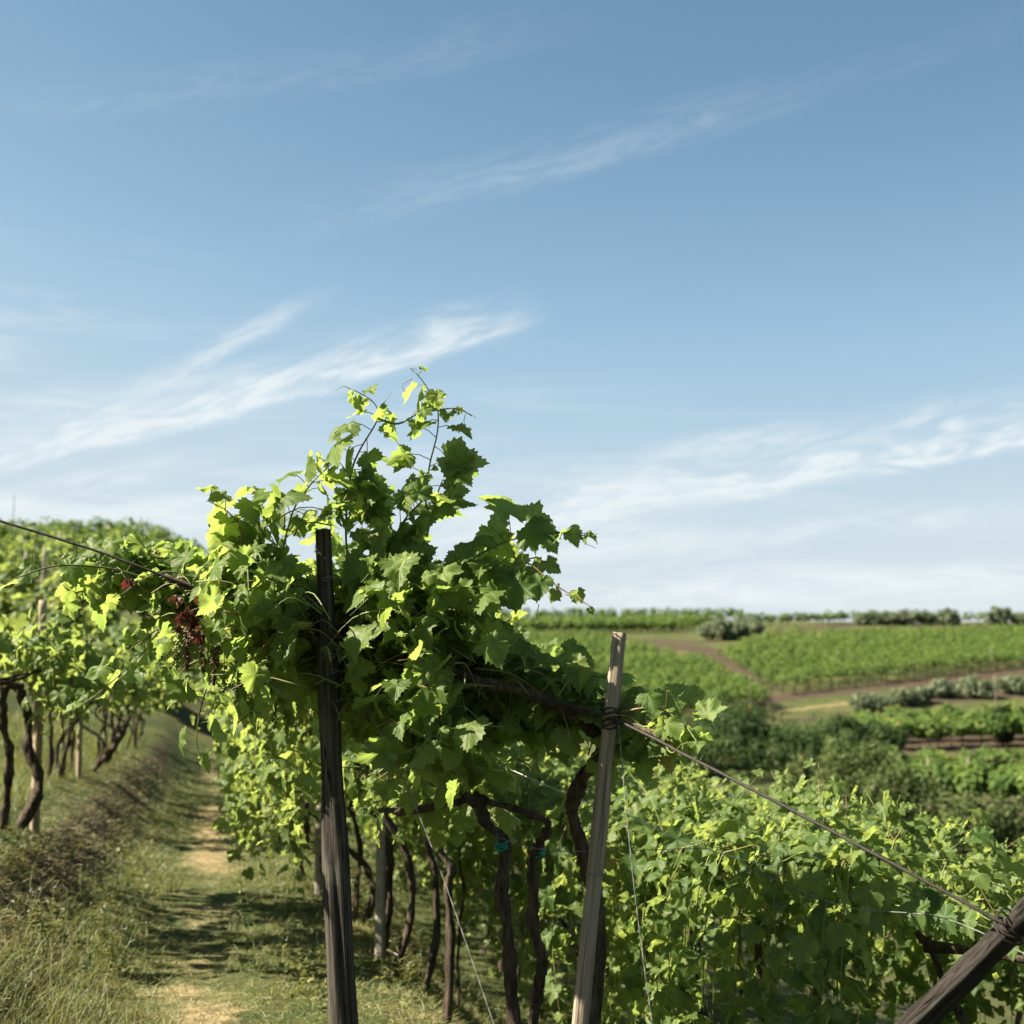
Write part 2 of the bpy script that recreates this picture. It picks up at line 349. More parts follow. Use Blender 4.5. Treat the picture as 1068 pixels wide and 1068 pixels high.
# ---------------------------------------------------------------- terrain
def sstep(a, b, x):
    t = np.clip((x - a) / (b - a), 0, 1); return t * t * (3 - 2 * t)
S_P = [-90, -60, -20, -6, -4.2, -3.0, -2.2, -1.66, -1.25, -.80, -.40, .2, .75, 1.1, 1.7, 2.3, 3.5, 5, 8, 12, 40, 90]
Z_P = [18, 15, 7.5, 2.4, 1.5, .98, .68, .58, .45, .10, -.01, -.03, -.05, -.12, -.62, -1.10, -1.25, -1.4, -2.2, -2.9, -6, -8]
YR = [0, 20, 28, 36, 50, 72, 90, 120, 150, 210, 262, 285, 330, 420, 700, 3000]
ZR = [-1.5, -1.6, -2.0, -2.6, -2.9, -2.7, -2.0, .2, 3.9, 10.6, 15.6, 16.8, 15, 8, -5, -60]
YL = [0, 24, 28, 35, 50, 80, 100, 125, 165, 300, 700, 3000]
ZL = [.2, .3, .6, 2.0, 4.9, 9.7, 11.6, 12.4, 11.5, 4, -5, -60]
_h = np.random.default_rng(3); _K = _h.normal(size=(24, 2)); _PH = _h.uniform(0, 6.28, 24)
def wob(X, Y, sc):
    z = 0
    for i in range(8): z = z + np.sin((_K[i, 0] * X + _K[i, 1] * Y) / sc + _PH[i])
    return z / 8
def gz(X, Y):
    X = np.asarray(X, float); Y = np.asarray(Y, float)
    s = X + .2 * Y
    near = np.interp(s + .12 * wob(X, Y, .9), S_P, Z_P) + .035 * wob(X, Y, .28) + .015 * wob(Y, X, .11)
    u = X / np.maximum(Y, 1.0); w = sstep(-.03, -.27, u)
    far = np.interp(Y, YR, ZR) * (1 - w) + np.interp(Y, YL, ZL) * w + (.35 * wob(X, Y, 11) + .12 * wob(X, Y, 3.0)) * sstep(30, 60, Y)
    t = sstep(24, 44, Y)
    return near * (1 - t) + far * t
def hit(px, py, y0=3.0, y1=400):
    """where the sight line through a photograph pixel meets the ground"""
    x, y, z = ray(px, py)
    d = np.geomspace(y0, y1, 6000); k = d / y
    below = (CZ + z * k) < gz(x * k, d)
    i = int(np.argmax(below)) if below.any() else len(d) - 1
    return np.array((x * k[i], d[i], gz(x * k[i], d[i])))

# bare earth, painted shade and straw in patches: (px, py, half width px, half height px)
def build_ground():
    fine = np.radians(np.concatenate([np.arange(-180, -36, 4), np.arange(-36, 36, .28), np.arange(36, 180, 4)]))
    rad = np.concatenate([np.geomspace(.6, 4, 16)[:-1], np.geomspace(4, 24, 190)[:-1], np.geomspace(24, 330, 230)[:-1], np.geomspace(330, 4000, 24)])
    A, D = np.meshgrid(fine, rad)
    X = np.sin(A) * D; Y = np.cos(A) * D; Z = gz(X, Y)
    na = len(fine); nr = len(rad)
    V = np.stack([X, Y, Z], -1).reshape(-1, 3); V = np.vstack([V, [(0, 0, float(gz(0, 0)))]])
    i = np.arange(nr - 1)[:, None] * na; j = np.arange(na)[None]; k = (j + 1) % na
    Q = np.stack([i + j, i + k, i + na + k, i + na + j], -1).reshape(-1, 4)
    c = len(V) - 1; jj = np.arange(na); T = np.stack([np.full(na, c), (jj + 1) % na, jj], 1)
    # what covers the ground: worn straw along the middle of the path, bare earth on the banks, far terrace shade painted as dark soil
    X, Y = V[:, 0], V[:, 1]; s = X + .2 * Y + .1 * wob(X, Y, .7)
    nearm = 1 - sstep(26, 40, Y)
    straw = np.exp(-((s + .08 + .12 * wob(X, Y, .9)) / (.30 + .10 * wob(Y, X, .6))) ** 2) * .82 + .55 * np.exp(-((s - 1.0) / .35) ** 2) + .25 * np.exp(-((s + .75) / .25) ** 2)
    straw = straw * nearm * (.62 + .75 * wob(X, Y, .33))
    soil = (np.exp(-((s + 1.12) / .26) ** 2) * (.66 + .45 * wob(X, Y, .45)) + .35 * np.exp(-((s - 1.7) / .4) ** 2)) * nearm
    zz = V[:, 2] - CZ
    cy, sy = math.cos(PITCH), math.sin(PITCH)
    u = X / np.maximum(Y, 1); farm = sstep(60, 80, Y) * sstep(-.06, -.02, u)
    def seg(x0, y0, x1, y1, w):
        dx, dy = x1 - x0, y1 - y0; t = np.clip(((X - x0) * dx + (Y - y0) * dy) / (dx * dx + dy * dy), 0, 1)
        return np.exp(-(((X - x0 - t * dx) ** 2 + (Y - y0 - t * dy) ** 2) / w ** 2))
    for a, b, w in EARTH_SHADE:
        p, q = hit(*a), hit(*b); soil = np.maximum(soil, seg(p[0], p[1], q[0], q[1], w))  # soil also takes the shade painted at far terrace edges and bank
    for a, b, w in TRACKS:
        p, q = hit(*a), hit(*b); straw = np.maximum(straw, .62 * seg(p[0], p[1], q[0], q[1], w)); soil = soil * (1 - .7 * seg(p[0], p[1], q[0], q[1], w))
    me = make_mesh('ground', V, [Q, T], smooth=True, extra={'straw': np.clip(straw, 0, 1), 'soil': np.clip(soil, 0, 1)})  # 'soil' holds bare earth plus the painted far shade
    m, t, out = new_mat('grassy_ground')
    geo = t.n('ShaderNodeNewGeometry'); pos = geo.outputs['Position']
    n1 = t.noise(pos, 1.3, 6, .65); n2 = t.noise(pos, 9.0, 5, .7); n3 = t.noise(pos, 60, 3, .7); n4 = t.noise(pos, .16, 4, .6)
    green = t.mix(t.smooth(n1, .35, .65), rgb(.028, .044, .012), rgb(.066, .078, .024))
    green = t.mix(t.m('MULTIPLY', t.smooth(n4, .45, .72), .55), green, rgb(.135, .112, .05))
    straw_c = t.mix(t.smooth(n2, .3, .7), rgb(.15, .115, .06), rgb(.29, .23, .125))
    soil_shade_c = t.mix(t.smooth(n2, .3, .7), rgb(.026, .019, .013), rgb(.078, .057, .037))  # kept dark so it also carries the shade painted on far banks
    a_s = t.n('ShaderNodeAttribute', attribute_name='straw').outputs['Fac']; a_o = t.n('ShaderNodeAttribute', attribute_name='soil').outputs['Fac']  # a_o: bare earth plus painted far shade
    jit = t.m('MULTIPLY', t.m('SUBTRACT', t.m('ADD', n2, t.m('MULTIPLY', n1, .6)), .8), 1.1)
    col = t.mix(t.smooth(t.m('ADD', a_o, jit), .25, .7), green, soil_shade_c)
    col = t.mix(t.smooth(t.m('ADD', a_s, jit), .25, .75), col, straw_c)
    col = t.mix(t.m('MULTIPLY', t.smooth(n3, .35, .75), .5), col, t.mix(.5, col, rgb(.02, .02, .01)))
    pb = t.n('ShaderNodeBsdfPrincipled'); t.l(col, pb.inputs['Base Color']); pb.inputs['Roughness'].default_value = .95; pb.inputs['Specular IOR Level'].default_value = .15
    bp = t.n('ShaderNodeBump'); bp.inputs['Strength'].default_value = .8; bp.inputs['Distance'].default_value = .05
    t.l(t.m('ADD', n2, t.m('MULTIPLY', n3, .4)), bp.inputs['Height']); t.l(bp.outputs[0], pb.inputs['Normal']); t.l(pb.outputs[0], out.inputs[0])
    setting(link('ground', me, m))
EARTH_SHADE = [((640, 754), (815, 740), 1.8), ((812, 727), (1068, 697), 2.0), ((915, 782), (1068, 778), 3.5), ((905, 846), (1068, 850), 4.0),  # bare earth, plus painted-in shade below terrace edges and on the bank wedge
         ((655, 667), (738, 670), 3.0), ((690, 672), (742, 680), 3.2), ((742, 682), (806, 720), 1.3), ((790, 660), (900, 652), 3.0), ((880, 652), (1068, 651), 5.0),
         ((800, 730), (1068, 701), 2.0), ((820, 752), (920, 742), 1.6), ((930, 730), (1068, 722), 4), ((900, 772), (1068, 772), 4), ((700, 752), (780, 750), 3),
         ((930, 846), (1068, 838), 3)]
TRACKS = [((815, 742), (905, 732), .9), ((740, 756), (780, 752), 1.2)
         , ((940, 650), (1060, 649), 3.0)]
build_ground()

# ---------------------------------------------------------------- posts
def post_mesh(name, base, top, r0, r1, sides=20, rings=60, crack=0.0, rough=.05, square=False, seed=0, bury=.25, bow=0.0):
    r = np.random.default_rng(seed); L = float(np.linalg.norm(np.asarray(top, float) - np.asarray(base, float)))
    p = spline([(0, 0, -bury), (bow, 0, L / 2), (0, 0, L)], rings)
    ph = r.uniform(0, 6.28, 8); fr = r.integers(2, 7, 8); vf = r.uniform(2, 14, 8); ca = r.uniform(3.6, 4.2)
    def rf(v, th):
        k = 1 + rough * sum(np.sin(fr[i] * th + ph[i] + 1.5 * np.sin(vf[i] * v)) for i in range(4)) / 2 + rough * .5 * np.sin(vf[5] * v * 3 + ph[5])
        if square: k = k * np.clip(1 / np.maximum(np.abs(np.cos(th)), np.abs(np.sin(th))), 1, 1.32)
        if crack: 
            d = np.angle(np.exp(1j * (th - ca - .25 * np.sin(5 * v + 1)))); k = k - crack * np.exp(-(d / .16) ** 2) * (.5 + .5 * np.sin(4 * v + 2)) 
            d = np.angle(np.exp(1j * (th - ca - 1.2 - .2 * np.sin(7 * v)))); k = k - crack * .5 * np.exp(-(d / .12) ** 2) * (.5 + .5 * np.sin(9 * v))
        return k
    mb = MB(); mb.tube(p, np.linspace(r0, r1, rings), sides, rf)
    return mb.mesh(name)
def post(name, label, cat, base, top, r0, r1, mat, group=None, **kw):
    o = link(name, post_mesh(name, base, top, r0, r1, **kw), M[mat]); o.location = base; o.rotation_mode = 'QUATERNION'
    o.rotation_quaternion = Vector(np.asarray(top, float) - np.asarray(base, float)).to_track_quat('Z', 'Y')
    return tag(o, label, cat, group)
def wrap(name, parent, origin, c, axis, r, turns, mat, wr=.0022, pitch=.006):
    n = int(turns * 14); th = np.linspace(0, turns * 2 * math.pi, n); axis = nrm(np.asarray(axis, float))
    a = nrm(np.cross(axis, (0, 1, 0.1))); b = np.cross(axis, a)
    pts = np.asarray(c) + r * (np.cos(th)[:, None] * a + np.sin(th)[:, None] * b) + axis * (np.linspace(-.5, .5, n) * pitch * turns + .004 * np.sin(3.3 * th))[:, None]
    mb = MB(); mb.tube(pts, wr, 5); o = link(name, mb.mesh(name, origin), mat, parent)
    if parent.rotation_mode == 'QUATERNION': o.matrix_parent_inverse = parent.rotation_quaternion.to_matrix().to_4x4().inverted()
    return o

DP_T = P(337, 553, 4.70); DP_B = P(369, 1190, 4.62); DP_B[2] = gz(DP_B[0], DP_B[1])
dp = post('wooden_post', 'dark weathered split wooden post in front of the big vine', 'post', DP_B, DP_T, .053, .025, 'oldwood', sides=64, rings=150, crack=.45, rough=.09, seed=5, bow=.012)
for f_, tn in ((.80, 3), (.775, 2.2), (.92, 1.5)):
    c = DP_B + (DP_T - DP_B) * f_ + np.array((.008, 0, 0)); wrap('wire_wrap', dp, DP_B, c, DP_T - DP_B, .053 - .028 * f_ + .004, tn, M['wire'], .0013)
GP_T = P(646, 660, 4.55); GP_B = P(585, 1205, 4.50); GP_B[2] = gz(GP_B[0], GP_B[1])
gp = post('wooden_post', 'smooth pale grey round post leaning right beside the far fields', 'post', GP_B, GP_T, .029, .0225, 'greywood', sides=36, rings=90, rough=.06, seed=8, bow=.012)
ga = GP_T - GP_B
def on_gp(py):   # point on the post's axis at a photograph height
    f_ = (1205 - py) / (1205 - 660.); return GP_B + ga * f_
for py in (737, 748):
    wrap('wire_wrap', gp, GP_B, on_gp(py), ga, .028, 2.5, M['cable'], .0028, .012)
wrap('wire_wrap', gp, GP_B, on_gp(888), ga, .030, 1.6, M['wire'], .0016)
# inclined end brace at the lower right
BR_T = P(1085, 938, 3.55); BR_B = P(852, 1172, 3.95)
br = post('brace_post', 'thick cracked grey timber brace leaning across the lower right corner', 'post', BR_B, BR_T, .036, .031, 'oldbar', sides=32, rings=80, crack=.45, rough=.13, seed=12, bury=.6, bow=0)
bc = P(1054, 967, 3.57); wrap('wire_wrap', br, BR_B, bc, BR_T - BR_B, .043, 3, M['cable'], .003, .012)

# ---------------------------------------------------------------- wires
def wire(name, label, cat, pts, r, mat, n=60, sag=0.0, twist=False, wobble=0.0):
    p = spline(pts, n); f_ = np.linspace(0, 1, n); p[:, 2] -= sag * 4 * f_ * (1 - f_)
    if wobble: p += wobble * np.column_stack([wob(f_ * 40, f_ * 9, 1), wob(f_ * 9, f_ * 50, 1), wob(f_ * 60, f_ * 20, 1)])
    mb = MB()
    if twist:
        L = np.linalg.norm(pts[-1] - pts[0]); m_ = int(L / .012); q = spline(p, m_); th = np.arange(m_) * .9
        for k in (0, math.pi): mb.tube(q + .0011 * np.column_stack([np.cos(th + k), np.sin(th + k), 0 * th]), r, 5)
    else: mb.tube(p, r, 6)
    o = link(name, mb.mesh(name, pts[0]), M[mat]); o.location = pts[0]
    return tag(o, label, cat)
CABLE = [P(-160, 496, 4.75), P(0, 543, 4.72), P(90, 571, 4.7), P(180, 604, 4.68), P(290, 645, 4.66), P(400, 680, 4.64), P(480, 706, 4.62), P(560, 728, 4.6), P(636, 748, 4.5), P(720, 790, 4.2), P(820, 842, 3.95), P(930, 900, 3.72), P(1052, 966, 3.53)]
wire('head_cable', 'thick dark rusty cable running across the row ends above the path', 'cable', CABLE, .0048, 'cable', 160, wobble=.003)
wire('guy_wire', 'twisted guy wire slanting down from the dark split post', 'wire', [P(352, 676, 4.66), P(437, 850, 4.45), P(530, 1110, 4.1)], .0010, 'wire', twist=True)
wire('guy_wire', 'twisted wire hanging straight down from the pale grey post', 'wire', [P(645, 756, 4.46), P(662, 930, 4.3), P(686, 1110, 4.15)], .0010, 'wire', twist=True)
wire('row_wire', 'thin taut wire between green-tied trunks and the pale grey post', 'wire', [P(515, 872, 4.75), P(560, 885, 4.72), P(607, 888, 4.6), P(760, 884, 4.6)], .0013, 'wire')
wire('twine', 'white twine sagging from behind grey post over the right canopy', 'twine', [P(520, 797, 5.4), P(600, 832, 5.2), P(655, 850, 5.1), P(720, 880, 5.0), P(806, 905, 4.95)], .0018, 'string', sag=0.0)
wire('row_wire', 'thin wire stretched through the leaves right of the white twine', 'wire', [P(780, 905, 5.0), P(880, 945, 4.7), P(985, 958, 4.4), P(1100, 1010, 4.1)], .0016, 'wire')

# ---------------------------------------------------------------- grapevine machinery
def trunk_tube(mb, pts, r0, r1, n=40, seed=0, knob=.26, wig=.012):
    r = np.random.default_rng(seed); p = spline(pts, n)
    f_ = np.linspace(0, 1, n); ph = r.uniform(0, 6.28, 6)
    p = p + wig * np.column_stack([np.sin(11 * f_ + ph[0]) + .6 * np.sin(23 * f_ + ph[1]), np.sin(13 * f_ + ph[2]), 0 * f_]) * np.minimum(1, 4 * f_)[:, None]
    rad = np.interp(f_, [0, .06, .5, 1], [r0 * 1.35, r0 * 1.05, (r0 + r1) / 2, r1]) * (1 + knob * (.5 * np.sin(19 * f_ + ph[3]) + .5 * np.sin(37 * f_ + ph[4])))
    sw = r.uniform(-3, 3)
    mb.tube(p, rad, 12, lambda v, th: 1 + .13 * np.sin(3 * th + sw * v * 3 + ph[5]) + .08 * np.sin(5 * th - 9 * v + ph[1]) + .12 * r.normal(size=(n, 12)))
def shoot_leaves(p, step, size, r, taper=.35, spread=.07, out=None, flat=.6, tip_frac=.25):
    """leaves set alternately along one shoot: positions, normals, tips, sizes, tints"""
    seg = np.linalg.norm(np.diff(p, axis=0), axis=1); L = np.concatenate([[0], np.cumsum(seg)]); n = max(2, int(L[-1] / step))
    at = (np.arange(n) + r.uniform(.2, .8, n)) / n * L[-1]
    q = np.column_stack([np.interp(at, L, p[:, i]) for i in range(3)])
    tg = nrm(np.column_stack([np.interp(at, L, np.gradient(p[:, i])) for i in range(3)]))
    side = nrm(np.cross(tg, r.normal(size=3) * .3 + np.array((0.2, .3, 1)))); side *= np.where(np.arange(n) % 2, 1, -1)[:, None]
    side = nrm(side + .5 * r.normal(size=(n, 3)))
    f_ = at / L[-1]; k = np.where(f_ > 1 - tip_frac, taper + (1 - taper) * (1 - f_) / tip_frac, 1.0)
    sz = size * k * r.uniform(.55, 1.35, n)
    pet = spread * k[:, None] * (side + np.array((0, 0, .25)))
    nr_ = np.array((-.35, -.15, flat)) + .55 * side + .55 * r.normal(size=(n, 3))
    tp = side * .7 + np.array((0, 0, -.75)) + .35 * tg + .35 * r.normal(size=(n, 3))
    tint = np.clip(.30 + .45 * (f_ > .75) * (f_ - .75) * 4 + .22 * r.normal(size=n), 0, 1)
    return q + pet, nr_, tp, sz, tint, q
def behind_line(p, size, line, back, r):
    L = np.asarray(line); o = np.argsort(L[:, 0]); L = L[o]
    y = np.interp(p[:, 0], L[:, 0], L[:, 1]); z = np.interp(p[:, 0], L[:, 0], L[:, 2])
    m = (p[:, 0] > L[0, 0]) & (p[:, 0] < L[-1, 0]) & (np.abs(p[:, 2] - z) < .02 + size * .9) & (p[:, 1] < y + .10); p[m, 1] = y[m] + .10 + back * r.uniform(.1, 1, m.sum())
class Foliage:
    def __init__(s): s.a = []; s.stems = MB()
    def shoot(s, pts, step, size, r, n=14, rad=.004, petioles=False, **kw):
        p = spline(pts, n); s.stems.tube(p, np.linspace(rad, rad * .35, n), 5)
        q = shoot_leaves(p, step, size, r, **kw); s.a.append(q[:5])
        if petioles:
            for a, b in zip(q[5], q[0]): s.stems.tube([a, (a + b) / 2 + (0, 0, .006), b], .0014, 4, cap=False)
    def loose(s, pos, nr_, tp, sz, tint): s.a.append((pos, nr_, tp, sz, tint))
    def arrays(s): return [np.concatenate([a[i] for a in s.a]) for i in range(5)]
    def clear_of(s, a, b, rad, back):
        """push leaves that would grow through or in front of a post to the far side of it"""
        ab = b - a
        for i, (p, n, t, z, ti) in enumerate(s.a):
            f_ = np.clip((p[:, 2] - a[2]) / ab[2], 0, 1); c = a + f_[:, None] * ab
            m = (np.abs(p[:, 0] - c[:, 0]) < rad + z * .45) & (p[:, 1] < c[:, 1] + .12) & (p[:, 2] < b[2] + .05); p[m, 1] = c[m, 1] + .12 + back * rng.uniform(.1, 1, m.sum())
    def mesh(s, temps, origin=(0, 0, 0), r=None):
        p, n, t, z, ti = s.arrays(); return scatter('foliage', temps, p - np.asarray(origin), n, t, z, ti, r)
def berries(mb, c, length, width, n, r, rad=.0045):
    ico = np.array([(0, 0, 1), (.894, 0, .447), (.276, .851, .447), (-.724, .526, .447), (-.724, -.526, .447), (.276, -.851, .447), (.724, .526, -.447), (-.276, .851, -.447), (-.894, 0, -.447), (-.276, -.851, -.447), (.724, -.526, -.447), (0, 0, -1)])
    fc = np.array([(0, 1, 2), (0, 2, 3), (0, 3, 4), (0, 4, 5), (0, 5, 1), (1, 6, 2), (2, 7, 3), (3, 8, 4), (4, 9, 5), (5, 10, 1), (2, 6, 7), (3, 7, 8), (4, 8, 9), (5, 9, 10), (1, 10, 6), (6, 11, 7), (7, 11, 8), (8, 11, 9), (9, 11, 10), (10, 11, 6)])
    for i in range(n):
        f_ = r.uniform(0, 1) ** .8; w = width * (1 - f_) ** .6 * r.uniform(.2, 1); th = r.uniform(0, 6.28)
        mb.add(ico * rad * r.uniform(.7, 1.2) + np.asarray(c) + (w * math.cos(th), w * math.sin(th), -length * f_), tris=fc)
    mb.tube([np.asarray(c) + (0, 0, .05), np.asarray(c) - (0, 0, length * .5), np.asarray(c) - (0, 0, length)], .0014, 4)

ROWDIR = nrm(np.array((-.2, 1.0, 0))); CROSS = nrm(np.array((1.0, .2, 0)))
RZ = math.atan2(.2, 1.0)      # local y along the row, local x down the slope
def make_vine(name, label, group, seed, temps, mat, zl, zr, xl, xr, ground_h, n_shoots=16, step=.07, size=.12, stems=True, hang=.5, rise=.45, edge='left', trunk_top=None, loc=(0, 0, 0)):
    """one vine of a sloping pergola row; local frame: x across the row, y along it, z=0 at the foot of the trunk"""
    r = np.random.default_rng(seed); root = thing(name, label, 'vine', loc, group, RZ)
    ztop = zl + (zr - zl) * (0 - xl) / (xr - xl) - .1 if trunk_top is None else trunk_top
    mb = MB(); lean = r.normal(size=2) * .12
    trunk_tube(mb, [(0, 0, -.12), (lean[0] * .4, lean[1], ztop * .35), (-lean[0] * .6, lean[1] * .3, ztop * .7), (lean[0] * .3, 0, ztop)], r.uniform(.016, .026), r.uniform(.013, .019), 34, seed)
    trunk_tube(mb, [(lean[0] * .3, 0, ztop - .02), (xl * .35, .1 * r.normal(), ztop + .12 + (zl - ztop) * .4), (xl * .8, .25 * r.normal(), zl - .06)], .013, .007, 20, seed + 1)
    trunk_tube(mb, [(lean[0] * .3, 0, ztop - .03), (xr * .5, .2 * r.normal(), ztop * .5 + (zr - .05) * .5), (xr * .8, .3 * r.normal(), zr - .04)], .014, .008, 16, seed + 2)
    link('trunk', mb.mesh('trunk'), M['bark'], root)
    fo = Foliage()
    for k in range(n_shoots):
        x0 = r.uniform(xl, xr); y0 = r.uniform(-.5, .5); z0 = zl + (zr - zl) * (x0 - xl) / (xr - xl)
        kind = r.uniform(); a = r.uniform(0, 6.28); d = np.array((math.cos(a) * .7, math.sin(a) * .6, 0))
        if kind < .30:        # rises above the canopy
            pts = [(x0, y0, z0), (x0 + d[0] * .2, y0 + d[1] * .2, z0 + rise * .5), (x0 + d[0] * .45, y0 + d[1] * .45, z0 + rise * r.uniform(.5, 1.1))]
        elif kind < .62:      # hangs over an edge
            e = xl if r.uniform() < (.7 if edge == 'left' else .3) else xr; z0 = zl if e == xl else zr; sg = -1 if e == xl else 1
            h = hang * r.uniform(.5, 1.35)
            k_ = r.uniform(-.25, .18); pts = [(e - sg * .25, y0, z0 + .05), (e + sg * (.06 + k_), y0 + d[1] * .2, z0 + .08), (e + sg * (r.uniform(.06, .2) + k_), y0 + d[1] * .3, z0 - h * .45), (e + sg * (r.uniform(.0, .2) + k_), y0 + d[1] * .35, z0 - h)]
        else:                 # lies along the canopy
            pts = [(x0, y0, z0 - .02), (np.clip(x0 + d[0] * .4, xl, xr), y0 + d[1] * .4, z0 + .10 * r.normal() + .06), (np.clip(x0 + d[0] * .9, xl - .1, xr + .1), y0 + d[1] * .8, zl + (zr - zl) * (np.clip(x0 + d[0] * .9, xl, xr) - xl) / (xr - xl) - .12 * r.uniform(-.5, 1.5))]
        fo.shoot(pts, step, size, r, 10, .0035)
    link('foliage', fo.mesh(temps, r=r), mat, root)
    if stems: link('shoots', fo.stems.mesh('shoots'), M['stem'], root)
    return root
def ground_loc(s, y):
    x = s - .2 * y; return (x, y, float(gz(x, y)))
def grow_row(name, labelfn, group, s, ys, seed, kinds, jitter=.06, first=0, **kw):
    protos = {}
    r = np.random.default_rng(seed)
    for i, y in enumerate(ys):
        lod = 0 if y < 9 else (1 if y < 16 else 2)
        key = (lod, i if lod == 0 else i % 4); loc = ground_loc(s + r.normal() * jitter, y); rz = RZ + r.normal() * .08
        if key in protos: copy_tree(protos[key], loc, rz, labelfn(i + first), group)
        else:
            cfg = dict(kw); cfg['n_shoots'] = int(kw['n_shoots'] * (1, 1, .85)[lod]); cfg['step'] = kw['step'] * (1, 1.0, 1.25)[lod]; cfg['size'] = kw['size'] * (1, 1.05, 1.2)[lod]
            o = make_vine(name, labelfn(i + first), group, seed * 31 + i, HERO if lod == 0 else MID, M['leaf_mid'], ground_h=0, stems=lod < 2, loc=loc, **cfg); o.rotation_euler[2] = rz; protos[key] = o

# ---- middle row (right of the path): the vines behind the big one
A_Y = list(np.arange(8.4, 31, 1.05))
grow_row('grapevine', lambda i: f'{ORD[i]} vine behind the big front vine, row along the path\'s right side', 'vines of the row right of the path', 1.0, A_Y, 11, None,
         zl=1.82, zr=1.40, xl=-.62, xr=.55, n_shoots=44, step=.050, size=.088, hang=1.15, rise=.2)
# ---- upper row (left of the path)
B_Y = [8.4, 9.3, 10.2] + list(np.arange(14.6, 31, .95))
grow_row('grapevine', lambda i: f'{ORD[i]} vine from the front on the upper terrace left of the path', 'vines of the upper row left of the path', -1.66, B_Y, 17, None,
         zl=1.5, zr=1.12, xl=-1.1, xr=.6, n_shoots=34, step=.052, size=.092, hang=.35, rise=.25, edge='right', trunk_top=.95)
# ---- lower row (right): seen from above
C_Y = list(np.arange(5.7, 24, .95))
grow_row('grapevine', lambda i: f'{ORD[i]} vine from the front in the sunlit lower row right of grey post', 'vines of the lower row on the right', 2.75, C_Y, 23, None,
         zl=1.95, zr=1.60, xl=-.75, xr=1.0, n_shoots=62, step=.044, size=.078, hang=.95, rise=.42)
D_Y = list(np.arange(7.5, 27, .95))
grow_row('grapevine', lambda i: f'{ORD[i]} vine from the front in the farther row behind the sunlit lower row', 'vines of the second lower row on the right', 5.0, D_Y, 29, None,
         zl=1.6, zr=1.3, xl=-1.1, xr=1.1, n_shoots=42, step=.054, size=.095, hang=.6, rise=.35)

# ---- near trunks of the middle row, placed one by one
def traced(name, label, pts, radii, seed, depth_to=None, group='vines of the row right of the path'):
    """pts: (px, py, depth) along a trunk, root first; a root without depth stands where its pixel meets the ground"""
    q = [P(a, b, d) for a, b, d in pts]; base = q[0].copy(); base[2] = gz(base[0], base[1])
    root = thing(name, label, 'vine', base, group)
    mb = MB(); trunk_tube(mb, q, radii[0], radii[1], 60, seed, wig=.006); link('trunk', mb.mesh('trunk', base), M['bark'], root)
    return root, base
def trunk_of(v): return [c for c in v.children if c.name.startswith('trunk')][0]
d1 = 4.95
v_post, vp0 = traced('grapevine', 'gnarled vine rising behind the pale grey post to the cable', [(610, 1170, 5.0), (616, 1080, 5.0), (621, 960, 4.98), (611, 890, 4.95), (598, 845, 4.92), (606, 815, 4.85), (624, 790, 4.8), (622, 772, 4.75), (608, 752, 4.68), (590, 738, 4.63)], (.027, .017), 101)
v_tieb, vtb0 = traced('grapevine', 'slim vine with green tie nearest left of the pale grey post', [(542, 1150, 5.3), (556, 1060, 5.3), (566, 1010, 5.28), (555, 960, 5.25), (556, 915, 5.25), (562, 880, 5.25)], (.019, .019), 102)
v_hero, vh0 = traced('grapevine', 'big front vine with tall shoots above the dark split post', [(549, 1150, 5.15), (537, 1060, 5.15), (531, 980, 5.12), (523, 925, 5.1), (524, 880, 5.1), (508, 858, 5.08), (500, 840, 5.05), (484, 832, 5.0)], (.021, .018), 103)
def near_vine(label, pts, radii, seed, arm=None):
    b = hit(pts[0][0], pts[0][1]); y = b[1]
    q = [b - (0, 0, .1)] + [P(px, py, y) for px, py in pts[1:]]
    root = thing('grapevine', label, 'vine', b, 'vines of the row right of the path')
    mb = MB(); trunk_tube(mb, q, radii[0], radii[1], 46, seed, wig=.008)
    if arm: trunk_tube(mb, [q[-1]] + [P(px, py, y + dd) for px, py, dd in arm], radii[1], radii[1] * .55, 20, seed + 1)
    link('trunk', mb.mesh('trunk', b), M['bark'], root)
    r = np.random.default_rng(seed); fo = Foliage()          # its own leaves, up in the pergola
    top = q[-1]
    for k in range(17):
        x0 = top[0] + r.uniform(-1.0, .7); y0 = top[1] + r.uniform(-.5, .6); z0 = 1.75 - .3 * (x0 - top[0]) + .08 * r.normal(); a = r.uniform(0, 6.28)
        h = r.uniform(.2, .75) if x0 < top[0] - .3 else r.uniform(-.35, .25)
        fo.shoot([(x0, y0, z0), (x0 + .25 * math.cos(a), y0 + .25 * math.sin(a), z0 + .1), (x0 + .45 * math.cos(a), y0 + .4 * math.sin(a), z0 - h)], .054, .095, r, 10, .0035)
    for k in range(12):          # shoots hanging down the path side of the pergola
        y0 = top[1] + r.uniform(-.9, 1.2); s0 = r.uniform(.30, .75); x0 = s0 - .2 * y0; h = r.uniform(.35, 1.15)
        fo.shoot([(x0 + .2, y0, 1.75), (x0, y0, 1.78), (x0 - .08, y0 + .1 * r.normal(), 1.7 - h * .5), (x0 - .05 + .1 * r.normal(), y0 + .15 * r.normal(), 1.7 - h)], .05, .088, r, 10, .0035)
    link('foliage', fo.mesh(HERO, b, r), M['leaf_mid'], root); link('shoots', fo.stems.mesh('shoots', b), M['stem'], root)
    return root, b
near_vine('leaning bare-trunked vine right of the concrete stake near the path', [(440, 1036), (452, 985), (456, 925), (449, 890), (437, 862), (420, 838)], (.021, .018), 110)
near_vine('dark crooked vine left of the two green-tied trunks', [(465, 1066), (470, 1000), (469, 930), (468, 905), (455, 880), (448, 862)], (.021, .019), 111)
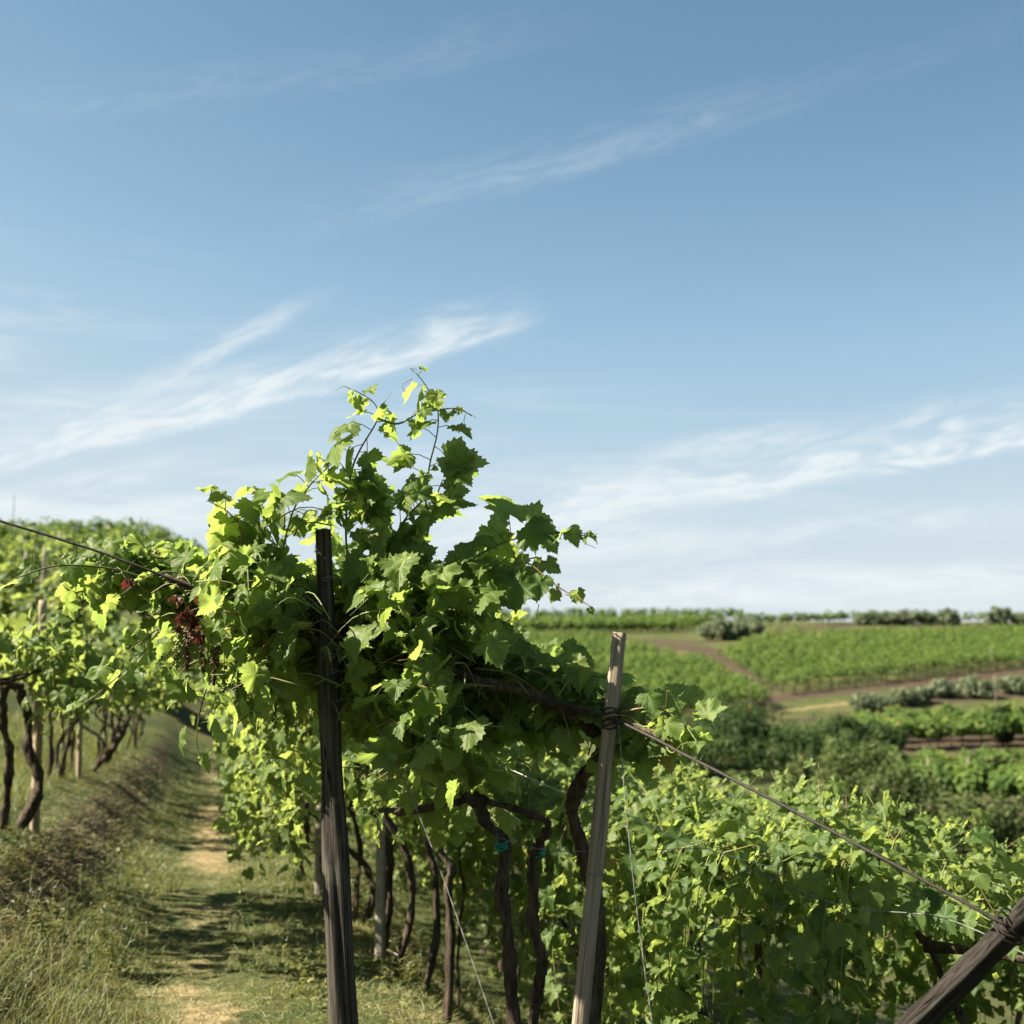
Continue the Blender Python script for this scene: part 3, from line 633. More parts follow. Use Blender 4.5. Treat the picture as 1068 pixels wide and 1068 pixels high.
near_vine('thin pale vine stem with a knotted string at its foot', [(476, 1052), (479, 990), (482, 930), (479, 870)], (.009, .008), 112)
near_vine('low forked vine between the dark split post and concrete stake', [(374, 962), (390, 935), (384, 908), (362, 884), (350, 868)], (.022, .021), 113, arm=[(330, 850, .1), (300, 842, .2)])
near_vine('dark vine standing against the concrete stake', [(401, 996), (405, 935), (409, 890), (402, 855)], (.019, .018), 114, arm=[(380, 846, .05), (350, 842, .2)])
near_vine('vine just behind the stake beyond the dark split post', [(341, 948), (338, 900), (343, 862)], (.020, .018), 115)
near_vine('small curved vine left of the farther stake by the path', [(318, 918), (314, 880), (323, 845)], (.020, .018), 116)
# stakes of that row
def stake(label, a, b, r_, mat, group='stakes along the vine rows', **kw):
    base = hit(*a); top = P(b[0], b[1], base[1]); return post('stake', label, 'stake', base, top, r_, r_ * .85, mat, group, **kw)
stake('square concrete stake standing by the path right of dark post', (396, 1000), (398, 838), .029, 'concrete', square=True, sides=16, rings=30, rough=.02, seed=3)
stake('farther concrete stake just left of the dark split post', (332, 934), (333, 840), .027, 'concrete', square=True, sides=16, rings=30, rough=.02, seed=4)
stake('pale leaning stake in the lower row right of the grey post', (640, 1002), (653, 898), .032, 'greywood', sides=16, rings=30, rough=.03, seed=6)
# stakes and stems of the upper row
stake('tall pale timber stake on the upper terrace at left edge', (36, 868), (45, 626), .036, 'paletimber', sides=16, rings=30, rough=.03, seed=7)
stake('short pale stake seen under the upper row canopy', (82, 812), (86, 690), .033, 'paletimber', sides=12, rings=20, rough=.03, seed=9)
for i, (lab, pts, rr, arm) in enumerate([
        ('bare vine stem at the very left edge of upper terrace', [(2, 864), (9, 800), (4, 750), (3, 716)], (.030, .026), None),
        ('boldly bent dark vine beside the tall pale timber stake', [(14, 862), (34, 838), (42, 812), (30, 780), (28, 745), (20, 718)], (.038, .030), [(6, 712, .1), (-12, 708, .2)]),
        ('thin upright vine second right of the tall timber stake', [(62, 812), (70, 775), (78, 738)], (.026, .022), None),
        ('arched dark vine bowing low over the bank toward the path', [(94, 800), (113, 785), (131, 758), (134, 738), (122, 728), (98, 732)], (.042, .030), [(82, 738, .1)]),
        ('slanting vine behind the arched one on upper terrace', [(110, 795), (122, 770), (126, 742)], (.028, .022), None)]):
    b = hit(*pts[0]); q = [b - (0, 0, .1)] + [P(px, py, b[1]) for px, py in pts[1:]]
    root = thing('grapevine', lab, 'vine', b, 'vines of the upper row left of the path'); mb = MB(); trunk_tube(mb, q, rr[0], rr[1], 50, 200 + i, wig=.008)
    if arm: trunk_tube(mb, [q[-1]] + [P(px, py, b[1] + dd) for px, py, dd in arm], rr[1], rr[1] * .6, 18, 230 + i)
    link('trunk', mb.mesh('trunk', b), M['bark'], root)
    r = np.random.default_rng(240 + i); fo = Foliage(); top = q[-1]
    for k in range(20 if i > 1 else 13):
        x0 = top[0] + r.uniform(-.9, .75); y0 = top[1] + r.uniform(-.5, .5); z0 = 1.62 + .42 - .25 * (x0 - top[0] + .9); a = r.uniform(0, 6.28); h = r.uniform(-.3, .35)
        fo.shoot([(x0, y0, z0), (x0 + .25 * math.cos(a), y0 + .25 * math.sin(a), z0 + .1), (x0 + .45 * math.cos(a), y0 + .4 * math.sin(a), z0 - h)], .052, .092, r, 10, .0035)
    link('foliage', fo.mesh(HERO, b, r), M['leaf_mid'], root); link('shoots', fo.stems.mesh('shoots', b), M['stem'], root)

# green ties
def tie(parent, base, c, r_, seed):
    wrap('tie', parent, base, c, (0, 0.05, 1), r_, 4, M['tie'], .004, .007)
tie(trunk_of(v_hero), vh0, P(523, 882, 5.1), .023, 1); tie(trunk_of(v_tieb), vtb0, P(561, 889, 5.25), .024, 2)
# arms of the three front vines
mb = MB(); trunk_tube(mb, [P(484, 832, 5.0), P(462, 838, 4.95), P(430, 846, 5.1), P(395, 845, 5.3)], .016, .010, 24, 301)
trunk_tube(mb, [P(470, 700, 4.66), P(400, 686, 4.68), P(330, 668, 4.68), P(270, 640, 4.70), P(215, 622, 4.7), P(170, 600, 4.7)], .020, .008, 40, 302, wig=.010)
trunk_tube(mb, [P(486, 834, 5.0), P(470, 800, 4.9), P(455, 750, 4.8), P(470, 702, 4.66)], .017, .015, 24, 303)
link('cordon', mb.mesh('cordon', vh0), M['bark'], trunk_of(v_hero))
mb = MB(); trunk_tube(mb, [P(562, 880, 5.25), P(571, 868, 5.2), P(567, 856, 5.15), P(545, 846, 5.1), P(510, 836, 5.05), P(494, 828, 5.1)], .014, .010, 26, 304, wig=.004)
link('cordon', mb.mesh('cordon', vtb0), M['bark'], trunk_of(v_tieb))
mb = MB(); trunk_tube(mb, [P(592, 740, 4.63), P(560, 726, 4.62), P(520, 716, 4.62), P(478, 702, 4.64), P(462, 704, 4.66)], .019, .013, 34, 305, wig=.005)
trunk_tube(mb, [P(600, 742, 4.6), P(650, 752, 4.5), P(700, 775, 4.35)], .007, .004, 16, 306, wig=.003)
link('cordon', mb.mesh('cordon', vp0), M['bark'], trunk_of(v_post))

# ---- foliage of the big vine
def img_shoot(fo, pts, d0, d1, step, size, r, **kw):
    n = len(pts); fo.shoot([P(x, y, d0 + (d1 - d0) * i / (n - 1)) for i, (x, y) in enumerate(pts)], step, size, r, 26, kw.pop('rad', .0042), petioles=True, **kw)
def img_mass(fo, blobs, n, size, r, d=4.75, dd=.5):
    """short leafy shoots filling rounded volumes: (px, py, rx, ry, weight, depth)"""
    w = np.array([b[4] for b in blobs], float); w /= w.sum()
    for k in range(n):
        b = blobs[r.choice(len(blobs), p=w)]
        while True:
            v = r.uniform(-1, 1, 3)
            if (v ** 2).sum() < 1: break
        c = P(b[0] + v[0] * b[2], b[1] + v[1] * b[3], b[5] + v[2] * dd)
        a = r.uniform(0, 6.28); L = r.uniform(.12, .3)
        e = np.array((math.cos(a), .6 * math.sin(a), r.uniform(-.7, .5))) * L
        fo.shoot([c - e * .5, c + (0, 0, .04), c + e * .5], .055, size, r, 7, .003, taper=.7, tip_frac=.3)
rh = np.random.default_rng(42); fo = Foliage()
S = .088
img_shoot(fo, [(412, 640), (402, 590), (420, 545), (443, 518), (448, 485), (456, 452), (456, 425), (444, 402), (433, 388)], 4.7, 4.55, 0.031, S * 1.30, rh, taper=.45, tip_frac=.35)
img_shoot(fo, [(362, 620), (361, 540), (366, 495), (375, 470), (390, 445), (395, 432), (388, 418), (368, 406)], 4.75, 4.6, 0.028, S * 1.30, rh, taper=.35)
img_shoot(fo, [(392, 436), (415, 442), (435, 432), (455, 428), (478, 426), (492, 434)], 4.6, 4.6, .06, S * .75, rh, taper=.15, tip_frac=.5)
img_shoot(fo, [(288, 640), (292, 590), (305, 535), (322, 508), (335, 494), (346, 484)], 4.75, 4.6, 0.028, S * 1.30, rh, taper=.55)
img_shoot(fo, [(255, 640), (248, 590), (252, 555), (238, 534), (216, 522)], 4.7, 4.6, 0.028, S * 1.30, rh, taper=.5)
img_shoot(fo, [(270, 620), (262, 560), (262, 525), (275, 516)], 4.8, 4.65, 0.031, S * 1.30, rh, taper=.6)
img_shoot(fo, [(462, 650), (482, 595), (512, 572), (545, 560), (580, 556), (606, 558), (618, 561)], 4.75, 4.55, 0.033, S * 1.30, rh, taper=.18, tip_frac=.4)
img_shoot(fo, [(480, 650), (505, 605), (535, 590), (552, 588), (575, 607), (598, 622), (618, 634)], 4.7, 4.5, 0.034, S * 1.30, rh, taper=.15, tip_frac=.45)
img_shoot(fo, [(445, 560), (452, 530), (458, 510), (462, 500)], 4.65, 4.6, .05, S, rh, taper=.8)
img_shoot(fo, [(300, 640), (270, 600), (240, 575), (225, 565)], 4.7, 4.65, .05, S, rh)
img_mass(fo, [(290, 632, 50, 26, .9, 4.8), (400, 618, 36, 26, .7, 4.85), (400, 655, 100, 50, 1.6, 4.9), (458, 650, 48, 40, .9, 4.85), (505, 608, 20, 18, .2, 4.75), (258, 590, 14, 22, .18, 4.7),
              (440, 720, 90, 62, 1.5, 4.85), (450, 780, 52, 44, .75, 4.85), (320, 680, 72, 40, .9, 4.85), (245, 650, 55, 42, .6, 4.75), (490, 705, 30, 38, .5, 4.8), (290, 720, 40, 26, .3, 4.8), (375, 740, 40, 40, .4, 4.95)], 450, S, rh)
img_mass(fo, [(440, 535, 16, 22, 1, 4.68), (368, 540, 14, 36, 1.0, 4.7), (310, 540, 20, 28, .8, 4.7), (425, 590, 16, 20, .6, 4.75), (270, 590, 30, 28, .8, 4.75), (515, 590, 24, 18, .7, 4.65), (330, 600, 22, 18, .5, 4.8)], 20, S, rh, dd=.12)
# down along the cable to the left
img_mass(fo, [(195, 612, 36, 14, 1.0, 4.85), (135, 600, 40, 12, .7, 4.95), (90, 612, 38, 14, .35, 5.0), (195, 640, 30, 40, .6, 4.8)], 62, S, rh, dd=.35)
img_shoot(fo, [(160, 605), (110, 592), (60, 590), (25, 600), (5, 612), (-15, 640)], 4.8, 4.6, .06, S, rh)
img_shoot(fo, [(190, 610), (150, 588), (110, 575), (85, 572)], 4.9, 4.9, .05, S, rh)
img_shoot(fo, [(225, 620), (200, 598), (165, 580), (150, 574)], 4.9, 5.0, .05, S, rh)
img_shoot(fo, [(200, 640), (170, 660), (140, 690), (100, 725), (72, 742)], 5.2, 5.6, .055, S, rh)
img_shoot(fo, [(210, 620), (185, 655), (150, 665), (125, 690)], 5.1, 5.5, .055, S, rh)
img_shoot(fo, [(255, 650), (235, 690), (215, 720), (205, 770), (215, 800)], 5.2, 5.4, .055, S, rh)
img_shoot(fo, [(260, 650), (225, 680), (190, 700), (190, 740)], 5.2, 5.6, .055, S, rh)
fo.clear_of(DP_B, DP_T, .05, .35)
for a_ in fo.a: behind_line(a_[0], a_[3], [P(-160, 496, 4.75), P(90, 571, 4.7), P(205, 612, 4.68)], .2, rh); behind_line(a_[0], a_[3], [P(475, 704, 4.62), P(560, 727, 4.6), P(640, 748, 4.5)], .2, rh)
for a_ in fo.a:
    c_ = P(198, 648, 4.6); m_ = (np.hypot(a_[0][:, 0] - c_[0], a_[0][:, 2] - c_[2]) < .085) & (a_[0][:, 1] < 4.7); a_[0][m_, 1] += .3
hero_f = link('foliage', fo.mesh(HERO, vh0, rh), M['leaf_hero'], v_hero)
link('shoots', fo.stems.mesh('shoots', vh0), M['stem'], v_hero)
# tendrils and bare shoot tips
for pts in ([(456, 427), (470, 426), (486, 430), (497, 436)], [(486, 430), (484, 440), (488, 452)], [(366, 406), (358, 403), (350, 408)], [(600, 557), (612, 556), (624, 557)], [(590, 620), (604, 625), (621, 636)], [(604, 558), (610, 566), (622, 572)],
            [(400, 452), (412, 458), (420, 472)], [(395, 425), (404, 416), (408, 408)], [(546, 570), (545, 582), (549, 592)], [(562, 630), (560, 644), (566, 652)], [(432, 388), (428, 384), (436, 386)], [(430, 395), (420, 402), (424, 412)]):
    mb = MB(); mb.tube(spline([P(x, y, 4.56) for x, y in pts], 14), np.linspace(.0014, .0006, 14), 4); link('tendril', mb.mesh('tendril', vh0), M['stem'], v_hero)
# the reddened leaves and withered bunches under the cable, unripe bunches below
pos = []; 
for cx, cy, sx, sy, n in ((194, 642, 8, 13, 14), (131, 607, 6, 4, 3), (206, 658, 8, 8, 9), (186, 624, 10, 6, 6)):
    for k in range(n): pos.append(P(cx + rh.normal() * sx * .6, cy + rh.normal() * sy * .6, 4.52 + .04 * rh.normal()))
pos = np.array(pos); n = len(pos)
red = scatter('reddened_leaves', HERO, pos - vh0, rh.normal(size=(n, 3)) + (0, -.9, 0), rh.normal(size=(n, 3)) * .5 + (0, 0, -1), rh.uniform(.022, .045, n), rh.uniform(0, 1, n), rh)
o = link('reddened_leaves', red, M['leaf_red'], v_hero); o['label'] = 'curled red leaves hanging under the cable'
for px, py, d, L, mt in ((185, 668, 4.6, .09, 'berry'), (234, 690, 4.6, .10, 'berry'), (224, 672, 4.58, .13, 'berry_red'), (213, 662, 4.6, .12, 'berry_red'), (255, 660, 4.6, .12, 'berry'), (262, 712, 4.75, .12, 'berry'), (287, 720, 4.8, .13, 'berry'), (300, 728, 4.85, .12, 'berry'), (248, 690, 4.65, .12, 'berry'), (383, 770, 4.8, .12, 'berry'), (375, 800, 4.8, .10, 'berry'), (196, 660, 4.6, .12, 'berry_red')):
    c = P(px, py, d); mb = MB(); berries(mb, c, L, .022, 70, rh); g = link('grape_cluster', mb.mesh('grape_cluster', vh0), M[mt], v_hero)
    if mt == 'berry_red': g['label'] = 'withered reddish brown grape cluster'
# leaves of the vine behind the grey post
fo = Foliage()
img_mass(fo, [(535, 718, 34, 16, 1, 4.8), (575, 728, 34, 14, .8, 4.75), (610, 752, 36, 26, .9, 4.8), (560, 750, 40, 30, .5, 4.9), (655, 755, 26, 16, .6, 4.7), (690, 772, 20, 12, .4, 4.5), (640, 775, 34, 22, .35, 4.7), (520, 760, 30, 30, .4, 4.9)], 62, S, rh, dd=.25)
img_shoot(fo, [(560, 730), (590, 712), (622, 705), (645, 712)], 4.7, 4.7, .055, S, rh)
img_shoot(fo, [(640, 745), (680, 738), (710, 752), (728, 775)], 4.55, 4.3, .05, S * 1.05, rh, taper=.6)
img_shoot(fo, [(650, 750), (685, 765), (700, 785), (712, 775)], 4.5, 4.3, .05, S, rh, taper=.6)
fo.clear_of(GP_B, GP_T, .04, .25)
for a_ in fo.a: behind_line(a_[0], a_[3], [P(475, 704, 4.62), P(560, 727, 4.6), P(636, 748, 4.5), P(740, 800, 4.15)], .2, rh)
link('foliage', fo.mesh(HERO, vp0, rh), M['leaf_hero'], v_post); link('shoots', fo.stems.mesh('shoots', vp0), M['stem'], v_post)
# leaves hanging round the two green-tied trunks
fo = Foliage()
img_mass(fo, [(470, 850, 30, 14, .6, 5.6), (440, 835, 50, 22, 1, 5.6), (500, 800, 30, 20, .7, 5.4), (400, 820, 35, 25, .8, 5.7), (495, 870, 14, 25, .3, 5.8)], 44, .085, rh, dd=.35)
link('foliage', fo.mesh(HERO, vtb0, rh), M['leaf_mid'], v_tieb); link('shoots', fo.stems.mesh('shoots', vtb0), M['stem'], v_tieb)

# ---------------------------------------------------------------- rows of the hillsides
def hedge(name, label, cat, group, p, q, width, h0, h1, n, size, mat, seed, clump=.9, trunks=False, temps=FAR, gap=0.0):
    """one row: leaf clumps strung between two ground points, with stems below; top level thing with foliage and stems"""
    r = np.random.default_rng(seed); p = np.asarray(p[:2], float); q = np.asarray(q[:2], float); L = np.linalg.norm(q - p)
    nc = max(3, int(L / clump)); f_ = (np.arange(nc) + r.uniform(-.3, .3, nc)) / nc
    side = np.array((-(q - p)[1], (q - p)[0])) / L
    c2 = p + (q - p) * f_[:, None] + side * (r.normal(size=nc) * width * .22)[:, None]; cz = gz(c2[:, 0], c2[:, 1])
    keep = r.uniform(size=nc) >= gap; top = h1 * r.uniform(.85, 1.12, nc); 
    base = np.array((p[0], p[1], float(gz(*p)))); root = thing(name, label, cat, base, group)
    ids = np.where(keep)[0]; k = ids[r.integers(0, len(ids), n)]; v = nrm(r.normal(size=(n, 3))) * r.uniform(.55, 1.0, n)[:, None] ** .5
    hh = (top[k] - h0) / 2
    pos = np.column_stack([c2[k], cz[k] + h0 + hh]) + v * np.column_stack([np.full(n, clump * .62), np.full(n, width * .5), hh]) * 1.0
    nr_ = v * .8 + np.array((-.2, -.1, .7)) + .45 * r.normal(size=(n, 3)); tp = v + np.array((0, 0, -.6)) + .5 * r.normal(size=(n, 3))
    tint = np.clip(.4 + .25 * r.normal(size=n) + (.2 * r.normal(size=nc))[k], 0, 1)
    link('foliage', scatter('foliage', temps, pos - base, nr_, tp, size * r.uniform(.7, 1.3, n), tint, r, smooth=False), mat, root)
    if trunks:
        mb = MB()
        for i in range(0, nc, 1):
            b = np.array((c2[i, 0], c2[i, 1], cz[i])); e = b + np.array((r.normal() * .12, r.normal() * .12, (h0 + top[i]) / 2)); mb.tube([b - (0, 0, .1), (b + e) / 2 + r.normal(size=3) * .06, e], r.uniform(.03, .05), 5)
        link('stems', mb.mesh('stems', base), M['bark'], root)
    return root
# hillside behind the upper row, left
k = 0
for yy, lab in zip((36, 42.5, 50, 58, 67, 77, 88, 99), range(8)):
    p = (-.60 * yy, yy * 1.02); q = (-.10 * yy, yy * .97)
    hedge('vine_row', f'{ORD[lab]} terraced vine row up the left hillside, counted from its foot', 'vine row', 'vine rows on the left hillside', p, q, 1.5, .75 if yy < 60 else .4, 2.0, int(5200 if yy < 60 else 4200), .20 if yy < 60 else .26, M['leaf_hill'] if yy > 60 else M['leaf_mid'], 400 + lab, trunks=True, gap=.06, temps=MID if yy < 50 else FAR)
for i, (px, py, hpx) in enumerate(((22, 660, 28), (38, 640, 0), (58, 625, 26), (108, 665, 24), (42, 650, 26))):
    if hpx:
        b = hit(px, py, 30); post('stake', ('grey stake low on left hillside below the dark gap', '', 'grey stake in the dark gap between hillside rows', 'pale stake among hillside rows left of front vine', 'short stake just behind the tall timber stake top')[i], 'stake', b, b + (.05, 0, 2.4), .05, .045, 'concrete', 'stakes along the vine rows', sides=8, rings=8, rough=.02, seed=500 + i)
b = hit(12, 566, 40); post('pole', 'tall dark pole on the left hill against the sky', 'pole', b, P(15, 517, b[1]), .11, .09, 'oldwood', sides=10, rings=14, rough=.03, seed=520)
# thicket on the left ridge
def far_row(label, group, a, b_, n, size, mat, seed, width=1.7, h0=.5, h1=2.0, trunks=False, gap=0.0, clump=.9, name='vine_row', cat='vine row'):
    return hedge(name, label, cat, group, hit(*a, 20), hit(*b_, 20), width, h0, h1, n, size, mat, seed, clump, trunks, FAR, gap)
# right-hand slope: field left of the earth bank
def field(label, edge, group, lower, upper, rows, n, size, seed, bare_first=True):
    (l0, l1), (u0, u1) = lower, upper; L0, L1, U0, U1 = hit(*l0, 40), hit(*l1, 40), hit(*u0, 40), hit(*u1, 40)
    for i in range(rows):
        f_ = i / (rows - 1); p = L0 + (U0 - L0) * f_; q = L1 + (U1 - L1) * f_
        hedge('vine_row', edge if i == 0 and edge else label, 'vine row', group if i or not edge else None, p, q, 1.9, 1.0 if i == 0 and edge else .6, 2.1, n, size, M['leaf_hill'], seed + i, .9, i == 0 and bool(edge))
field('vine row inside the sunlit field behind the pale grey post', 'lowest vine row edging the field behind the pale grey post', 'vine rows of the field behind the grey post', ((470, 766), (804, 737)), ((450, 682), (742, 701)), 14, 4200, .23, 600)
field('vine row inside the sunlit field behind the pale grey post', None, 'vine rows of the field behind the grey post', ((450, 679), (705, 693)), ((450, 668), (640, 674)), 6, 3200, .25, 620)
field('vine row inside the long field right of the earth bank', 'lowest vine row edging the long field above the olive trees', 'vine rows of the long field on the right', ((812, 725), (1180, 684)), ((752, 689), (1180, 674)), 11, 4400, .23, 640)
field('vine row inside the long field right of the earth bank', None, 'vine rows of the long field on the right', ((764, 685), (1180, 672)), ((806, 671), (1180, 662)), 6, 3800, .25, 660)
field('vine row on the upper strip below the skyline', 'lowest vine row of the upper strip above the dark earth bank', 'vine rows of the upper strip', ((480, 662), (705, 660)), ((480, 654), (760, 652)), 7, 2200, .42, 680)
far_row('skyline vine row on the ridge above the pale grey post', None, (450, 650), (778, 648), 3600, .42, M['leaf_hill'], 700, 2.0, 1.0, 2.5, True, clump=1.2)
far_row('vine row on the ridge right of the pale grey post', None, (770, 655), (930, 650), 2200, .4, M['leaf_hill'], 701, 2.0, 1.0, 2.3, True, clump=1.2)
far_row('vine row on the ridge behind the skyline olive trees', None, (900, 650), (1180, 648), 2600, .4, M['leaf_hill'], 702, 2.0, .6, 2.0, False, clump=1.2)
# terraces at the lower right
for i, (a, b_) in enumerate((((868, 783), (1180, 775)), ((880, 776), (1180, 768)), ((895, 770), (1180, 761)))):
    far_row(('lowest', 'middle', 'uppermost')[i] + ' of three vine rows on the terrace below olive trees', 'vine rows on the terrace below the olives', a, b_, 3400, .30, M['leaf_hill'], 710 + i, 1.9, .9 if i == 0 else .5, 2.0, i == 0)
for i, (a, b_) in enumerate((((905, 852), (1180, 858)), ((890, 834), (1180, 838)), ((875, 820), (1180, 820)))):
    far_row(('lowest', 'middle', 'uppermost')[i] + ' of three vine rows on the terrace nearest the shrubs', 'vine rows on the terrace nearest the shrubs', a, b_, 4200, .24, M['leaf_hill'], 720 + i, 1.7, .9 if i == 0 else .5, 1.9, i == 0)
for i, (px, py, h, lab) in enumerate(((783, 739, 2.8, 'grey stake at the corner of the field above dark trees'), (1039, 745, 3.2, 'tall pale stake among the olive trees at right'), (862, 664, 2.4, 'stake on the ridge behind the long field'), (970, 845, 2.2, 'stake under the terrace row nearest the shrubs'), (1012, 846, 2.2, 'right stake under the terrace row nearest the shrubs'), (1035, 700, 2.6, 'stake at the lower edge of the long field'))):
    b = hit(px, py + (6 if py > 800 else 0), 30); post('stake', lab, 'stake', b, b + (0, 0, h), .038, .034, 'greywood', 'stakes along the vine rows', sides=8, rings=8, rough=.02, seed=740 + i)

# ---------------------------------------------------------------- trees and shrubs
def tree(name, label, cat, base, h, rad, mat, n, leaf, seed, group=None, crown_lo=.25, temps=FAR, clumps=26, trunk=.12, upright=0.0):
    r = np.random.default_rng(seed); root = thing(name, label, cat, base, group)
    mb = MB(); mb.tube(spline([(0, 0, -.2), (.05 * h * r.normal() * .5, 0, h * .3), (0, 0, h * .75)], 10), np.linspace(trunk, trunk * .35, 10), 8)
    cl = []
    for i in range(clumps):
        while True:
            v = r.uniform(-1, 1, 3)
            if (v ** 2).sum() < 1 and (v ** 2).sum() > .12: break
        v = v * r.uniform(.8, 1.22, 3); c = np.array((v[0] * rad, v[1] * rad, h * (crown_lo + 1) / 2 + v[2] * h * (1 - crown_lo) / 2)); cl.append(c)
        if i < 7: mb.tube(spline([(0, 0, h * r.uniform(.1, .4)), c * .55 + (0, 0, h * .12), c], 7), np.linspace(trunk * .45, .02, 7), 5)
    link('trunk', mb.mesh('trunk'), M['bark_tree'], root)
    cl = np.array(cl); k = r.integers(0, clumps, n); cr = rad * r.uniform(.16, .5, clumps)
    v = nrm(r.normal(size=(n, 3))) * (r.uniform(.25, 1, n) ** .5)[:, None]
    pos = cl[k] + v * cr[k][:, None] * np.array((1, 1, .85 + upright)); pos[:, 2] = np.maximum(pos[:, 2], .05)
    nr_ = v * .8 + (-.15, -.1, .5) + .5 * r.normal(size=(n, 3)); tp = v + (0, 0, -.2 + upright * 2) + .6 * r.normal(size=(n, 3))
    tint = np.clip(.4 + .22 * r.normal(size=n) + .25 * r.normal(size=clumps)[k], 0, 1)
    link('crown', scatter('crown', temps, pos, nr_, tp, leaf * r.uniform(.7, 1.3, n), tint, r, smooth=False), mat, root)
    return root
for i, (px, py, h, rad, lab) in enumerate((
        (745, 812, 5.2, 3.0, 'broad dark tree just right of the cable below the field'), (790, 800, 5.6, 2.8, 'tallest dark tree in the clump below the grass track'),
        (830, 806, 4.6, 2.6, 'dark rounded tree at the right of the clump'), (715, 800, 3.4, 2.2, 'small dark tree at the left end of the clump'),
        (870, 795, 4.2, 2.0, 'mid green tree between the clump and the terrace rows'), (910, 790, 3.2, 1.8, 'low dark bushy tree below the upper terrace'), (1045, 778, 3.0, 1.0, 'young upright tree on the bank at right'), (765, 790, 4.4, 2.4, 'dark tree in the middle of the clump'))):
    b = hit(px, py, 40); h = (2.9, 3.0, 2.4, 2.4, 2.6, 1.9, 2.4, 3.2)[i]; rad *= .9; tree('broadleaf_tree', lab, 'tree', b, h, rad, M['leaf_tree'], 5200, .17, 800 + i, 'dark trees in the hollow', .08)
for i, (px, py, h, rad, lab) in enumerate((
        (905, 742, 3.2, 2.0, 'leftmost olive tree of the row above the terrace'), (938, 736, 3.4, 2.1, 'second olive tree from the left above the terrace'), (962, 733, 3.0, 1.8, 'small third olive tree above the terrace'), (986, 728, 3.5, 2.2, 'olive tree beside a bare patch above the terrace'),
        (1020, 728, 3.8, 2.4, 'large olive tree left of the tall pale stake'), (1056, 724, 3.8, 2.4, 'olive tree right of the tall pale stake'))):
    b = hit(px, py, 40); h *= .42; rad *= .66; tree('olive_tree', lab, 'olive tree', b, h, rad, M['leaf_olive'], 2400, .26, 830 + i, 'olive trees above the terrace', .12, SLIM + FAR)
for i, (px, h, rad, lab) in enumerate(((905, 3.0, 2.6, 'leftmost grey olive on the skyline ridge'), (925, 3.0, 2.6, 'second grey olive on the skyline ridge'), (945, 3.3, 2.6, 'third grey olive on the skyline ridge'), (966, 3.8, 2.4, 'fourth grey olive on the skyline ridge'),
        (988, 3.6, 3.0, 'fifth grey olive on skyline ridge, above the bare earth'), (1040, 4.0, 3.2, 'round olive tree alone on the skyline at right'), (1068, 3.8, 2.6, 'rounded olive cut by the right edge on the skyline'))):
    b = hit(px, 652.5, 40); h *= .62 + .1 * (i % 3); rad *= .7; tree('olive_tree', lab, 'olive tree', b, h, rad, M['leaf_olive'], 1700, .40, 850 + i, 'olive trees on the ridge', .1, SLIM + FAR)
for i, px in enumerate((742, 752, 762, 773, 784)):
    b = hit(px, 668 - .3 * i, 40); tree('olive_bush', f'{ORD[i]} from left of the grey olive bushes hedging the earth bank', 'bush', b, 2.6, 1.9, M['leaf_olive'], 1300, .34, 870 + i, 'olive bushes on the earth bank', .02, SLIM + FAR, 16)
for i, (px, py, h, rad, lab) in enumerate((
        (848, 868, 3.0, .9, 'slender grey green shrub nearest the dark trees'), (880, 872, 3.2, 1.1, 'tall grey green shrub left of the terrace rows'), (912, 872, 3.0, 1.1, 'pale shrub before the terrace rows'), (935, 880, 2.6, 1.0, 'rounded shrub under the end of terrace row'),
        (968, 880, 2.0, 1.1, 'low olive green shrub under the terrace row'), (1005, 888, 2.0, 1.2, 'low shrub behind the lower canopy at right'), (1045, 886, 2.0, 1.2, 'low shrub by the right edge'), (820, 862, 2.2, .8, 'small shrub behind the leaning white stick'), (865, 895, 2.4, .9, 'shrub in front of the slender one'), (900, 900, 2.2, 1.0, 'low broad shrub in front of the pale one'))):
    b = hit(px, py, 26); h *= .95 if i < 5 else .7; rad *= .85; tree('shrub', lab, 'shrub', b, h, rad, M['leaf_shrub'], 2200, .13, 900 + i, 'shrubs on the far side of the lower rows', .03, SLIM + FAR, 30, .05, .5)
b = hit(838, 850, 22); q = P(826, 808, b[1]); post('stick', 'leaning white stick among the grey green shrubs', 'stick', b, q, .045, .03, 'string', sides=8, rings=10, rough=.03, seed=950)
# bushes on the crest of the left hill
for i, (px, py, h) in enumerate(((0, 564, 3.0), (22, 568, 2.6), (45, 570, 3.0), (70, 574, 2.4))):
    b = hit(px, py, 40); tree('bush', f'{ORD[i]} dark bush from the left on the crest of left hill', 'bush', b, h, 2.6, M['leaf_tree'], 1500, .3, 960 + i, 'bushes on the left crest', .02)

